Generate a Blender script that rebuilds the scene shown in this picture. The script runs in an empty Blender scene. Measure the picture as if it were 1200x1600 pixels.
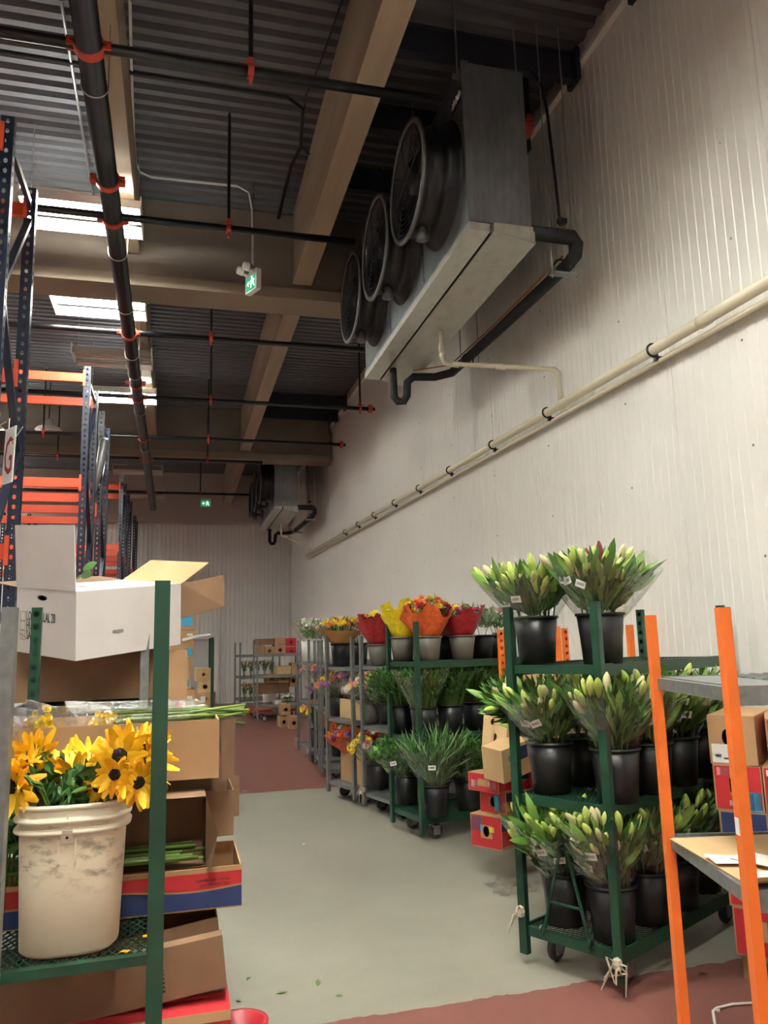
import bpy, math, random
from mathutils import Vector, Matrix, Quaternion
rnd = random.Random(7)
scene = bpy.context.scene
C = scene.collection

# ------------------------------------------------------------ camera
F_PX, CAM_H = 1215.0, 1.6
def _cam_dir(x, y): return Vector((x - 600.0, -(y - 800.0), -F_PX))
_Y = _cam_dir(277.0, 1014.0).normalized()
_Z = Vector((1.0, 0.0265, 0.0)).cross(_Y).normalized()
_X = _Y.cross(_Z)
ROT = Matrix((_X, _Y, _Z))
CAM = Vector((0.0, 0.0, CAM_H))
def P(x, y, ax, val):
    """point of the photograph's pixel (1200x1600) on the world plane ax = val"""
    r = ROT @ _cam_dir(x, y); i = 'XYZ'.index(ax)
    return CAM + r * ((val - CAM[i]) / r[i])
cam_data = bpy.data.cameras.new('camera'); cam = bpy.data.objects.new('camera', cam_data); C.objects.link(cam)
cam.matrix_world = Matrix.Translation(CAM) @ ROT.to_4x4()
cam_data.sensor_fit = 'VERTICAL'; cam_data.sensor_height = 24.0; cam_data.lens = 24.0 * F_PX / 1600.0
cam_data.clip_start = 0.05
scene.camera = cam

# ------------------------------------------------------------ world, exposure
w = bpy.data.worlds.new('world'); scene.world = w; w.use_nodes = True
w.node_tree.nodes['Background'].inputs[0].default_value = (0.5, 0.5, 0.5, 1)
w.node_tree.nodes['Background'].inputs[1].default_value = 0.05
vs = scene.view_settings
vs.view_transform = 'Standard'; vs.look = 'None'; vs.gamma = 1.0; vs.use_curve_mapping = False
vs.exposure = 2.0
TUBE_WATT = 50.0        # emission strength of a lit fluorescent tube

# ------------------------------------------------------------ materials
def lin(h):
    h = h.lstrip('#'); o = []
    for i in (0, 2, 4):
        c = int(h[i:i+2], 16) / 255.0
        o.append(c / 12.92 if c <= 0.04045 else ((c + 0.055) / 1.055) ** 2.4)
    return (*o, 1.0)
MATS = {}
def mat(name, col, rough=0.6, metal=0.0, var=None, col2=None, bump=None, spec=0.5, emit=0.0, trans=0.0, stretch=None, coat=0.0):
    if name in MATS: return MATS[name]
    m = bpy.data.materials.new(name); m.use_nodes = True
    nt = m.node_tree; b = nt.nodes['Principled BSDF']
    b.inputs['Base Color'].default_value = lin(col)
    b.inputs['Roughness'].default_value = rough; b.inputs['Metallic'].default_value = metal
    b.inputs['Specular IOR Level'].default_value = spec
    b.inputs['Coat Weight'].default_value = coat
    if trans: b.inputs['Transmission Weight'].default_value = trans
    if emit:
        b.inputs['Emission Color'].default_value = lin(col); b.inputs['Emission Strength'].default_value = emit
    if var or bump:
        tc = nt.nodes.new('ShaderNodeTexCoord'); mp = nt.nodes.new('ShaderNodeMapping')
        nt.links.new(tc.outputs['Object'], mp.inputs['Vector'])
        if stretch: mp.inputs['Scale'].default_value = stretch
    if var:
        sc, lo, hi = var
        n = nt.nodes.new('ShaderNodeTexNoise'); n.inputs['Scale'].default_value = sc; n.inputs['Detail'].default_value = 5
        nt.links.new(mp.outputs[0], n.inputs['Vector'])
        r = nt.nodes.new('ShaderNodeValToRGB'); r.color_ramp.elements[0].position = lo; r.color_ramp.elements[1].position = hi
        r.color_ramp.elements[0].color = lin(col); r.color_ramp.elements[1].color = lin(col2 or col)
        nt.links.new(n.outputs['Fac'], r.inputs['Fac']); nt.links.new(r.outputs[0], b.inputs['Base Color'])
    if bump:
        sc, st = bump
        n2 = nt.nodes.new('ShaderNodeTexNoise'); n2.inputs['Scale'].default_value = sc; n2.inputs['Detail'].default_value = 3
        nt.links.new(mp.outputs[0], n2.inputs['Vector'])
        bp = nt.nodes.new('ShaderNodeBump'); bp.inputs['Strength'].default_value = st; bp.inputs['Distance'].default_value = 0.01
        nt.links.new(n2.outputs['Fac'], bp.inputs['Height']); nt.links.new(bp.outputs[0], b.inputs['Normal'])
    MATS[name] = m; return m

M = dict(
    wall=mat('wall_panel_paint', '#f1eee8', 0.3, spec=0.45),
    wall2=mat('far_wall_panel_paint', '#eceae6', 0.45),
    soffit=mat('grey_plaster', '#b9ada4', 0.85),
    deck=mat('roof_deck_paint', '#63646a', 0.6, var=(3.0, .35, .7), col2='#707177', stretch=(0.3, 6, 6)),
    girder=mat('girder_paint', '#7d7268', 0.85, var=(2.0, .4, .7), col2='#857a6f'),
    flange=mat('girder_flange_paint', '#8d7f6f', 0.85),
    beam=mat('beam_paint', '#a3907c', 0.75, var=(1.2, .35, .65), col2='#96846f', stretch=(6, .5, 3)),
    joist=mat('joist_paint', '#1e2230', 0.6),
    black=mat('black_pipe_paint', '#15161c', 0.32, spec=0.5),
    rubber=mat('black_foam_insulation', '#17171a', 0.75),
    redc=mat('red_coupling_paint', '#b8432f', 0.5),
    steel=mat('galvanised_steel', '#9a9c9c', 0.42, 0.75, var=(22, .35, .7), col2='#84878a'),
    zinc=mat('zinc_rod', '#b5b3ac', 0.35, 0.8),
    unit=mat('unit_sheet_metal', '#9fa4a8', 0.36, 0.8, var=(5, .35, .7), col2='#8c9296', stretch=(4, 1, 1)),
    pan=mat('unit_pan_metal', '#c4c4bc', 0.42, 0.55, var=(6, .45, .8), col2='#b3b0a6', stretch=(2, 1, 1)),
    fan=mat('fan_black_plastic', '#14151d', 0.38),
    fanring=mat('fan_ring_metal', '#6d6e70', 0.4, 0.6),
    white=mat('white_enamel', '#e9e7e2', 0.4),
    pvc=mat('cream_pvc', '#e6ddc4', 0.38),
    copper=mat('copper', '#b0703f', 0.35, 0.9),
    tube_on=mat('lit_tube', '#fbfcf2', 0.5, emit=TUBE_WATT),
    tube_strong=mat('lit_high_output_tube', '#fbfcf2', 0.5, emit=TUBE_WATT*2.2),  # emission boosted for the unseen lamps, to brighten the lower wall
    tube_off=mat('dead_tube', '#d9cfc8', 0.3),
    refl_off=mat('reflector', '#c9bfba', 0.25, 0.5),
    navy=mat('rack_navy_paint', '#1a2338', 0.36, spec=0.5),
    orange=mat('rack_orange_paint', '#d9512f', 0.5, var=(9, .55, .8), col2='#c5452a'),
    corange=mat('cart_orange_paint', '#e8732a', 0.42, var=(14, .6, .9), col2='#cf6120'),
    green=mat('cart_green_paint', '#153c2b', 0.36, var=(20, .5, .8), col2='#113224'),
    gal=mat('cart_galvanised', '#8e9190', 0.45, 0.6, var=(30, .35, .7), col2='#7b7e80'),
    wheel=mat('wheel_rubber', '#3b3a3a', 0.6), hub=mat('wheel_hub', '#777777', 0.4, 0.6),
    card=mat('cardboard', '#b58f68', 0.85, var=(4, .35, .7), col2='#a98460'),
    card2=mat('light_cardboard', '#cfae80', 0.85, var=(4, .35, .7), col2='#c29f72'),
    cardd=mat('brown_cardboard', '#86674d', 0.9, var=(5, .35, .7), col2='#775b44'),  # brown card, deepened to carry the shade on the low left boxes
    cwhite=mat('white_carton', '#e9e4e2', 0.7, var=(3, .4, .7), col2='#e0dad8'),
    ink=mat('black_ink', '#23231f', 0.8),
    ink_grey=mat('grey_ink', '#8d8a80', 0.8),
    cred=mat('red_carton_print', '#b3242b', 0.65), cblue=mat('blue_carton_print', '#20305e', 0.65),
    sticker=mat('white_sticker', '#eeeeea', 0.5), pink=mat('pink_sticker', '#f08b93', 0.5),
    bluest=mat('blue_sticker', '#3fa6d8', 0.5), redst=mat('red_sticker', '#ef3f49', 0.5), basin=mat('red_basin_plastic', '#a82430', 0.4), yellowst=mat('yellow_sticker', '#e9cf4b', .5),
    bucket=mat('black_bucket_plastic', '#17181b', 0.42, var=(3, .4, .7), col2='#1e1f22'),
    gbucket=mat('grey_bucket_plastic', '#6a665f', 0.5),
    pail=mat('cream_pail_plastic', '#eadfc6', 0.45),
    leaf1=mat('lily_leaf_a', '#567f38', 0.45), leaf2=mat('lily_leaf_b', '#7fa651', 0.45), leaf3=mat('lily_leaf_c', '#40662f', 0.5),
    bud1=mat('lily_bud_a', '#c9d67a', 0.45), bud2=mat('lily_bud_b', '#b2c662', 0.45), bud3=mat('lily_bud_c', '#cfc79a', 0.5), bud4=mat('lily_bud_wine', '#74303c', 0.5),
    stem=mat('green_stem', '#7f9a4f', 0.5), stem2=mat('dark_stem', '#55702f', 0.55),
    fol1=mat('foliage_dark', '#3c6a30', 0.55), fol2=mat('foliage_mid', '#568a3c', 0.55), fol3=mat('foliage_grey', '#87a07a', 0.55), fol4=mat('foliage_bright', '#6dae40', .5),
    wine=mat('wine_paper', '#6d1f2c', 0.55),
    petal=mat('sunflower_petal', '#fdca22', 0.55, var=(40, .45, .8), col2='#f4b418'), petal2=mat('sunflower_petal_old', '#eda41c', 0.6),
    seed=mat('sunflower_disc', '#2a1a10', 0.9, bump=(150, .6)),
    redp=mat('red_tissue', '#b0202a', 0.5, var=(30, .4, .6), col2='#8f1822'), yelp=mat('yellow_tissue', '#efd61f', 0.5, var=(25, .4, .6), col2='#e0c210'),
    orap=mat('orange_tissue', '#e2682f', 0.5, var=(30, .4, .6), col2='#cc5325'), kraft=mat('kraft_wrap', '#b9854a', 0.7), pinkp=mat('pink_tissue', '#d98a8a', 0.5),
    b_red=mat('bloom_red', '#b8202c', 0.55), b_pink=mat('bloom_pink', '#df7f97', 0.55), b_orange=mat('bloom_orange', '#e5802a', 0.55), b_yel=mat('bloom_yellow', '#f0cf2e', 0.55),
    b_pur=mat('bloom_purple', '#8f5a92', 0.55), b_white=mat('bloom_white', '#eeeae0', 0.55), b_wine=mat('bloom_wine', '#7b1c38', 0.55), b_peach=mat('bloom_peach', '#e9a98c', 0.55),
    door=mat('door_paint', '#d6d5d0', 0.5), dark=mat('dark_gap', '#1a1a1a', 0.9), signgreen=mat('exit_green', '#1c8f63', 0.5, emit=0.25), signwhite=mat('exit_pictogram', '#e8f7ee', 0.5, emit=0.5),
    signred=mat('sign_red', '#a3202c', 0.6), tape=mat('packing_tape', '#c9b28a', 0.25), mesh_green=mat('mesh_green', '#163a2b', 0.45), mesh_grey=mat('mesh_grey', '#9a9b99', .4, .6),
    brass=mat('brass', '#b8923f', 0.35, 0.9), rag=mat('dirty_rag', '#b7aa98', 0.9), wood=mat('pallet_wood', '#a4845a', 0.85), paper=mat('paper_sheet', '#efece4', .7),
    bag=mat('grey_plastic_bag', '#55575c', .35),
)
def film_mat():
    m = bpy.data.materials.new('clear_cellophane'); m.use_nodes = True; nt = m.node_tree
    for n in list(nt.nodes): nt.nodes.remove(n)
    o = nt.nodes.new('ShaderNodeOutputMaterial'); mx = nt.nodes.new('ShaderNodeMixShader')
    t = nt.nodes.new('ShaderNodeBsdfTransparent'); g = nt.nodes.new('ShaderNodeBsdfGlossy'); g.inputs['Roughness'].default_value = 0.16
    t.inputs[0].default_value = (0.97, 0.98, 0.97, 1)
    lw = nt.nodes.new('ShaderNodeLayerWeight'); lw.inputs['Blend'].default_value = 0.28
    mr = nt.nodes.new('ShaderNodeMapRange'); mr.inputs['To Min'].default_value = 0.07; mr.inputs['To Max'].default_value = 0.6
    nz = nt.nodes.new('ShaderNodeTexNoise'); nz.inputs['Scale'].default_value = 14; tc = nt.nodes.new('ShaderNodeTexCoord')
    bp = nt.nodes.new('ShaderNodeBump'); bp.inputs['Strength'].default_value = 0.7; bp.inputs['Distance'].default_value = 0.03
    nt.links.new(tc.outputs['Object'], nz.inputs['Vector']); nt.links.new(nz.outputs['Fac'], bp.inputs['Height'])
    nt.links.new(bp.outputs[0], g.inputs['Normal'])
    nt.links.new(lw.outputs['Facing'], mr.inputs['Value']); nt.links.new(mr.outputs[0], mx.inputs['Fac'])
    nt.links.new(t.outputs[0], mx.inputs[1]); nt.links.new(g.outputs[0], mx.inputs[2]); nt.links.new(mx.outputs[0], o.inputs[0])
    return m
M['film'] = film_mat()
def crinkle_mat():
    m = film_mat(); m.name = 'crinkled_cellophane'; nt = m.node_tree; L = nt.links.new
    nz = [n for n in nt.nodes if n.type == 'TEX_NOISE'][0]; nz.inputs['Scale'].default_value = 30; nz.inputs['Detail'].default_value = 4
    mr = [n for n in nt.nodes if n.type == 'MAP_RANGE'][0]; mr.inputs['To Min'].default_value = 0.16; mr.inputs['To Max'].default_value = 0.7
    bp = [n for n in nt.nodes if n.type == 'BUMP'][0]; bp.inputs['Strength'].default_value = 1.0
    g = [n for n in nt.nodes if n.type == 'BSDF_GLOSSY'][0]; g.inputs['Roughness'].default_value = 0.22
    return m
M['film2'] = crinkle_mat()
def floor_mat():
    m = bpy.data.materials.new('painted_concrete_floor'); m.use_nodes = True; nt = m.node_tree; b = nt.nodes['Principled BSDF']
    L = nt.links.new
    geo = nt.nodes.new('ShaderNodeNewGeometry'); sep = nt.nodes.new('ShaderNodeSeparateXYZ'); L(geo.outputs['Position'], sep.inputs[0])
    nz = nt.nodes.new('ShaderNodeTexNoise'); nz.inputs['Scale'].default_value = 5.0; nz.inputs['Detail'].default_value = 6; L(geo.outputs['Position'], nz.inputs['Vector'])
    def math_(op, a, bb):
        n = nt.nodes.new('ShaderNodeMath'); n.operation = op
        for i, v in enumerate((a, bb)):
            if hasattr(v, 'is_linked'): L(v, n.inputs[i])
            else: n.inputs[i].default_value = v
        return n.outputs[0]
    wob = math_('MULTIPLY', math_('SUBTRACT', nz.outputs['Fac'], 0.5), 0.16)
    y = math_('ADD', sep.outputs['Y'], wob)
    far = math_('GREATER_THAN', y, 9.12); near = math_('LESS_THAN', y, 3.62)
    red = math_('MAXIMUM', far, near)
    n2 = nt.nodes.new('ShaderNodeTexNoise'); n2.inputs['Scale'].default_value = 1.3; n2.inputs['Detail'].default_value = 8; n2.inputs['Roughness'].default_value = .65; L(geo.outputs['Position'], n2.inputs['Vector'])
    def ramp(src, c0, c1, p0, p1):
        r = nt.nodes.new('ShaderNodeValToRGB'); r.color_ramp.elements[0].position = p0; r.color_ramp.elements[1].position = p1
        r.color_ramp.elements[0].color = lin(c0); r.color_ramp.elements[1].color = lin(c1); L(src, r.inputs['Fac']); return r.outputs[0]
    grey = ramp(n2.outputs['Fac'], '#88857a', '#9a9789', .3, .7); redc = ramp(n2.outputs['Fac'], '#74463f', '#83564e', .3, .7)
    mx = nt.nodes.new('ShaderNodeMix'); mx.data_type = 'RGBA'; L(red, mx.inputs[0]); L(grey, mx.inputs[6]); L(redc, mx.inputs[7])
    L(mx.outputs[2], b.inputs['Base Color'])
    rr = nt.nodes.new('ShaderNodeMapRange'); L(n2.outputs['Fac'], rr.inputs['Value']); rr.inputs['To Min'].default_value = .3; rr.inputs['To Max'].default_value = .55
    L(rr.outputs[0], b.inputs['Roughness'])
    return m
M['floor'] = floor_mat()
def pail_mat():
    m = bpy.data.materials.new('scuffed_cream_plastic'); m.use_nodes = True; nt = m.node_tree; b = nt.nodes['Principled BSDF']; L = nt.links.new
    tc = nt.nodes.new('ShaderNodeTexCoord'); mp = nt.nodes.new('ShaderNodeMapping'); L(tc.outputs['Object'], mp.inputs[0]); mp.inputs['Scale'].default_value = (7, 7, 16)
    n = nt.nodes.new('ShaderNodeTexNoise'); n.inputs['Scale'].default_value = 1.6; n.inputs['Detail'].default_value = 9; n.inputs['Roughness'].default_value = .72; L(mp.outputs[0], n.inputs['Vector'])
    sep = nt.nodes.new('ShaderNodeSeparateXYZ'); L(tc.outputs['Object'], sep.inputs[0])
    zr = nt.nodes.new('ShaderNodeValToRGB'); e = zr.color_ramp.elements    # scuffs sit in a band around the middle of the pail
    e[0].position = .30; e[0].color = (0, 0, 0, 1); e[1].position = .5; e[1].color = (1, 1, 1, 1); x = e.new(.72); x.color = (1, 1, 1, 1); x = e.new(.8); x.color = (.15, .15, .15, 1)
    dv = nt.nodes.new('ShaderNodeMath'); dv.operation = 'DIVIDE'; L(sep.outputs['Z'], dv.inputs[0]); dv.inputs[1].default_value = .45; L(dv.outputs[0], zr.inputs['Fac'])
    r = nt.nodes.new('ShaderNodeValToRGB'); r.color_ramp.elements[0].position = .50; r.color_ramp.elements[1].position = .68; L(n.outputs['Fac'], r.inputs['Fac'])
    mu = nt.nodes.new('ShaderNodeMath'); mu.operation = 'MULTIPLY'; L(zr.outputs[0], mu.inputs[0]); L(r.outputs[0], mu.inputs[1])
    mx = nt.nodes.new('ShaderNodeMix'); mx.data_type = 'RGBA'; L(mu.outputs[0], mx.inputs[0]); mx.inputs[6].default_value = lin('#ecdfc4'); mx.inputs[7].default_value = lin('#8b7b62')
    L(mx.outputs[2], b.inputs['Base Color']); b.inputs['Roughness'].default_value = .5
    return m
M['pail_scuff'] = pail_mat()

# ------------------------------------------------------------ mesh helpers
class MB:
    def __init__(s): s.v = []; s.f = []
    def add(s, vs, fs):
        o = len(s.v); s.v += [tuple(p) for p in vs]; s.f += [tuple(i + o for i in f) for f in fs]; return s
    def box(s, a, b):
        (x0, y0, z0), (x1, y1, z1) = a, b
        return s.add([(x0,y0,z0),(x1,y0,z0),(x1,y1,z0),(x0,y1,z0),(x0,y0,z1),(x1,y0,z1),(x1,y1,z1),(x0,y1,z1)],
                     [(0,3,2,1),(4,5,6,7),(0,1,5,4),(1,2,6,5),(2,3,7,6),(3,0,4,7)])
    def cbox(s, c, d): return s.box([c[i]-d[i]/2 for i in range(3)], [c[i]+d[i]/2 for i in range(3)])
    def bar(s, p, q, w, h, up=(0,0,1)):
        p, q = Vector(p), Vector(q); d = (q-p).normalized(); u = Vector(up)
        if abs(d.dot(u)) > .98: u = Vector((0,1,0))
        a = d.cross(u).normalized()*w/2; b = a.cross(d).normalized()*h/2
        return s.add([p-a-b,p+a-b,p+a+b,p-a+b,q-a-b,q+a-b,q+a+b,q-a+b],[(0,1,2,3),(7,6,5,4),(0,4,5,1),(1,5,6,2),(2,6,7,3),(3,7,4,0)])
    def tube(s, pts, r, n=8, cap=True):
        pts = [Vector(p) for p in pts]; rs = r if isinstance(r, (list, tuple)) else [r]*len(pts)
        prev = None; rings = []
        for i, p in enumerate(pts):
            d = (pts[min(i+1, len(pts)-1)] - pts[max(i-1, 0)])
            d = d.normalized() if d.length > 1e-9 else Vector((0,0,1))
            if prev is None:
                u = Vector((0,0,1)) if abs(d.z) < .9 else Vector((1,0,0)); a = d.cross(u).normalized()
            else: a = (prev - d*prev.dot(d)).normalized()
            prev = a; b = d.cross(a)
            rings.append([p + (a*math.cos(2*math.pi*k/n) + b*math.sin(2*math.pi*k/n))*rs[i] for k in range(n)])
        vs = [v for rg in rings for v in rg]; fs = []
        for i in range(len(pts)-1):
            for k in range(n):
                k2 = (k+1) % n; fs.append((i*n+k, i*n+k2, (i+1)*n+k2, (i+1)*n+k))
        if cap: fs += [tuple(range(n-1, -1, -1)), tuple((len(pts)-1)*n+k for k in range(n))]
        return s.add(vs, fs)
    def lathe(s, prof, n=20, c=(0,0,0), axis='Z', sx=1.0, sy=1.0, power=2.0, capb=True, capt=False):
        vs = []; fs = []
        for r, z in prof:
            for k in range(n):
                t = 2*math.pi*k/n; ct, st = math.cos(t), math.sin(t)
                e = 2.0/power; x = math.copysign(abs(ct)**e, ct)*r*sx; y = math.copysign(abs(st)**e, st)*r*sy
                p = (x, y, z) if axis == 'Z' else ((z, x, y) if axis == 'X' else (y, z, x))
                vs.append((c[0]+p[0], c[1]+p[1], c[2]+p[2]))
        m = len(prof)
        for i in range(m-1):
            for k in range(n):
                k2 = (k+1) % n; fs.append((i*n+k, i*n+k2, (i+1)*n+k2, (i+1)*n+k))
        if capb: fs.append(tuple(range(n-1, -1, -1)))
        if capt: fs.append(tuple((m-1)*n+k for k in range(n)))
        return s.add(vs, fs)
    def perf(s, w, h, pitch, rx, rz, sides=6, o=(0,0,0), u=(1,0,0), vv=(0,0,1)):
        """flat strip w x h with a row of real holes"""
        o, u, vv = Vector(o), Vector(u), Vector(vv); n = max(1, int(h/pitch)); ph = h/n
        for i in range(n):
            cz = (i+.5)*ph; co = [(-w/2, cz-ph/2), (w/2, cz-ph/2), (w/2, cz+ph/2), (-w/2, cz+ph/2)]
            hole = [(rx*math.cos(2*math.pi*(k+.5)/sides), cz + rz*math.sin(2*math.pi*(k+.5)/sides)) for k in range(sides)]
            vs = [o+u*a+vv*b for a, b in co+hole]; fs = []
            def near(k):
                a = (2*math.pi*(k+.5)/sides) % (2*math.pi)
                return 2 if a < math.pi/2 else (3 if a < math.pi else (0 if a < 1.5*math.pi else 1))
            for k in range(sides):
                k2 = (k+1) % sides; c1, c2 = near(k), near(k2)
                if c1 == c2: fs.append((c1, 4+k2, 4+k))
                else: fs.append((c1, c2, 4+k2, 4+k))
            s.add(vs, fs)
        return s
    def mesh(s, name, m=None, smooth=False):
        me = bpy.data.meshes.new(name); me.from_pydata(s.v, [], s.f)
        if m: me.materials.append(m)
        if smooth: me.polygons.foreach_set('use_smooth', [True]*len(me.polygons))
        me.update(); return me
    def build(s, name, m, parent=None, smooth=False, kind=None):
        return obj(name, s.mesh(name, m, smooth), parent, kind)
def obj(name, me, parent=None, kind=None):
    o = bpy.data.objects.new(name, me); C.objects.link(o)
    if parent: o.parent = parent
    if kind: o['kind'] = kind
    return o
def put(name, me, parent, mtx):
    o = bpy.data.objects.new(name, me); C.objects.link(o); o.parent = parent; o.matrix_local = mtx; return o
def thing(name, label, cat, loc=(0,0,0), rz=0, group=None, rot=None):
    o = bpy.data.objects.new(name, None); C.objects.link(o); o.location = loc; o.empty_display_size = .05
    o.rotation_euler = rot if rot else (0, 0, rz); return tag(o, label, cat, group)
def tag(o, label, cat, group=None):
    o['label'] = label; o['category'] = cat
    if group: o['group'] = group
    return o
def struct(o): o['kind'] = 'structure'; return o
def text_mesh(txt, size, m, name='lettering', ext=0.0006):
    cu = bpy.data.curves.new(name, 'FONT'); cu.body = txt; cu.size = size; cu.extrude = ext; cu.resolution_u = 2
    t = bpy.data.objects.new(name, cu); C.objects.link(t)
    dg = bpy.context.evaluated_depsgraph_get(); me = bpy.data.meshes.new_from_object(t.evaluated_get(dg))
    bpy.data.objects.remove(t); me.materials.clear(); me.materials.append(m); me.name = name; return me
def mtx(loc, x, y, z, scale=1.0):
    m3 = Matrix((Vector(x), Vector(y), Vector(z))).transposed(); m4 = m3.to_4x4() @ Matrix.Scale(scale, 4) if scale != 1.0 else m3.to_4x4()
    m4.translation = Vector(loc); return m4
def aim(loc, d, roll=0.0, s=1.0):
    q = Vector(d).to_track_quat('Z', 'Y'); return Matrix.Translation(Vector(loc)) @ q.to_matrix().to_4x4() @ Matrix.Rotation(roll, 4, 'Z') @ (Matrix.Scale(s, 4) if not isinstance(s, (tuple, list)) else Matrix.Diagonal((*s, 1)))
R_ = math.radians
# ============================================================ SETTING
XW, YF, ZC = 3.305, 23.58, 6.72
fl = struct(MB().box((-9, -5, -0.2), (XW+.3, YF+.3, 0)).build('floor', M['floor']))
# corrugated roof deck, ribs run across the aisle
mb = MB(); ys = []; y = -5.0
while y < YF+.2:
    ys += [(y, ZC+.055), (y+.05, ZC+.055), (y+.068, ZC), (y+.132, ZC)]; y += .15
vs = []; fs = []
for yy, zz in ys: vs += [(-9, yy, zz), (XW+.3, yy, zz)]
for i in range(len(ys)-1): fs.append((2*i, 2*i+1, 2*i+3, 2*i+2))
mb.add(vs, fs); mb.box((-9, -5, ZC+.1), (XW+.3, YF+.3, ZC+.2)); struct(mb.build('ceiling', M['deck']))

# right wall: insulated panels with fine vertical ribs; each panel is a piece
def rib_panel(width, z0, z1, pitch, depth):
    """panel in the local u (0..width), z plane; ribs stand proud by depth along local n (-y)"""
    pr = []; u = 0.006
    n = max(2, int(width/pitch)); p = (width-.012)/n
    pr.append((0, .012)); pr.append((.006, 0))
    for i in range(n):
        a = .006+i*p
        pr += [(a+p*.42, 0), (a+p*.5, depth), (a+p*.58, 0)]
    pr += [(width-.006, 0), (width, .012)]
    vs = []; fs = []
    for u, d in pr: vs += [(u, d, z0), (u, d, z1)]
    for i in range(len(pr)-1): fs.append((2*i, 2*i+2, 2*i+3, 2*i+1))
    return vs, fs
wr = struct(MB().box((XW+.02, -5, 0), (XW+.3, YF+.3, 6.75)).build('wall_right', M['wall']))
pw = 1.06; vs, fs = rib_panel(pw, 0.0, 6.46, .088, .0045); pm = MB().add(vs, fs).mesh('wall_panel', M['wall'])
tall = MB().add(*rib_panel(pw, 0.0, 6.62, .088, .0045)).mesh('wall_panel', M['wall'])
yy = YF; k = 0
while yy > -4.9:
    # local u runs towards the camera, ribs recess into the wall
    put('wall_panel', tall if (k % 4) else pm, wr, mtx((XW, yy, 0), (0,-1,0), (1,0,0), (0,0,1))); yy -= pw; k += 1
# fasteners of the panels, set in a regular grid
sc = MB().lathe([(.0001, -.004), (.007, -.004), (.009, 0)], 8, axis='X').mesh('panel_screw', M['steel'])
for i in range(1, 14):
    for z in (1.38, 2.045, 2.71, 3.37, 4.04, 4.7):
        put('panel_screw', sc, wr, Matrix.Translation((XW-.001, 2.5+i*.895*1.45-.001, z)))
wf = struct(MB().box((-9, YF+.02, 0), (XW+.3, YF+.3, 6.75)).build('wall_far', M['wall2']))
fp = MB().add(*rib_panel(1.0, 0, 6.6, .125, .02)).mesh('wall_panel', M['wall2'])
for i in range(12): put('wall_panel', fp, wf, mtx((XW-1.0-i, YF, 0), (1,0,0), (0,1,0), (0,0,1)))
struct(MB().box((-9.3, -5, 0), (-9, YF+.3, 6.75)).build('wall_left', M['wall2']))
struct(MB().box((-9.3, -5.3, 0), (XW+.3, -5, 6.75)).build('wall_back', M['wall2']))
struct(MB().box((-9, YF-.5, 5.25), (XW-.02, YF-.05, 6.7)).build('trim_1', M['soffit']))
struct(MB().box((XW-.06, 4.0, 6.46), (XW-.005, YF-.5, 6.5)).build('trim_2', M['wall']))
# far door
d = MB(); x0, x1, zt = .05, 1.16, 2.0
dz = .05
dr = struct(MB().box((x0, YF-.05, dz), (x1-.12, YF-.01, zt-.15)).build('door_1', M['door']))
fr = MB().box((x0-.15, YF-.09, dz), (x0, YF-.005, zt)).box((x1-.12, YF-.09, dz), (x1+.02, YF-.005, zt)).box((x0, YF-.09, zt-.15), (x1-.12, YF-.005, zt)); fr.build('door_frame', M['wall2'], dr)
MB().box((x0, YF-.06, zt-.16), (x1-.12, YF-.045, zt-.145)).box((x1-.135, YF-.06, dz), (x1-.12, YF-.045, zt-.15)).build('door_seal', M['dark'], dr)
MB().tube([(x1-.2, YF-.05, 1.0), (x1-.2, YF-.1, 1.0), (x1-.3, YF-.1, 1.0)], .012).build('door_handle', M['zinc'], dr)

# ------------------------------------------------------------ roof steel and beams
def beam(name, label, a, b, m, cat='beam', lip=False):
    t = thing(name, label, cat, (a[0], a[1], a[2]))
    d = [b[i]-a[i] for i in range(3)]
    MB().box((0,0,0), d).build('web', m, t)
    return t
def ybeam(x0, x1, z0, y0, y1, label):
    t = thing('roof_beam', label, 'beam', ((x0+x1)/2, y0, z0)); w_ = (x1-x0)/2
    MB().box((-w_, 0, 0), (w_, y1-y0, .12)).build('bottom_flange', M['beam'], t)
    MB().box((-w_+.012, 0, .12), (w_-.012, y1-y0, ZC-z0)).build('web', M['beam'], t)
    return t
ybeam(1.24, 1.46, 5.80, 0, 8.55, 'tan roof beam left of the near cooling unit, running to the girder')
ybeam(1.24, 1.46, 5.80, 9.02, 16.6, 'tan roof beam beyond the girder, running towards the far cooling unit')
ybeam(1.24, 1.46, 5.80, 17.07, YF-.5, 'short far tan roof beam behind the far cooling unit')
ybeam(-.78, -.49, 6.0, 0, 8.55, 'tan roof beam directly above the near run of the black sprinkler main')
ybeam(-.78, -.49, 6.0, 9.02, 16.6, 'tan roof beam above the lit tubes beyond the girder')
def girder(y, label):
    t = thing('cross_girder', label, 'girder', (-2.8, y, 5.62)); L0, L1 = -6.1, XW+2.8-.1
    MB().box((L0, 0, 0), (L1, .47, .13)).build('bottom_flange', M['flange'], t)
    MB().box((L0, .06, .13), (L1, .41, ZC-5.62-.005)).build('web', M['girder'], t)
girder(8.55, 'wide tan cross girder behind the hanging exit sign')
girder(16.6, 'distant tan cross girder in front of the far cooling unit')
jn = {4.4: 'dark roof joist nearest the camera above the near cooling unit', 5.36: 'dark roof joist over the near cooling unit with its stub end at the wall', 6.35: 'dark roof joist seen between the two nearest fans', 7.35: 'dark roof joist above the third fan of the near unit',
      14.97: 'nearest of four dark roof joists ending at the right wall before the far unit', 15.87: 'second of four dark roof joists ending at the right wall', 16.85: 'third of four dark roof joists ending at the right wall', 18.2: 'farthest of four dark roof joists, above the far cooling unit'}
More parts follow.
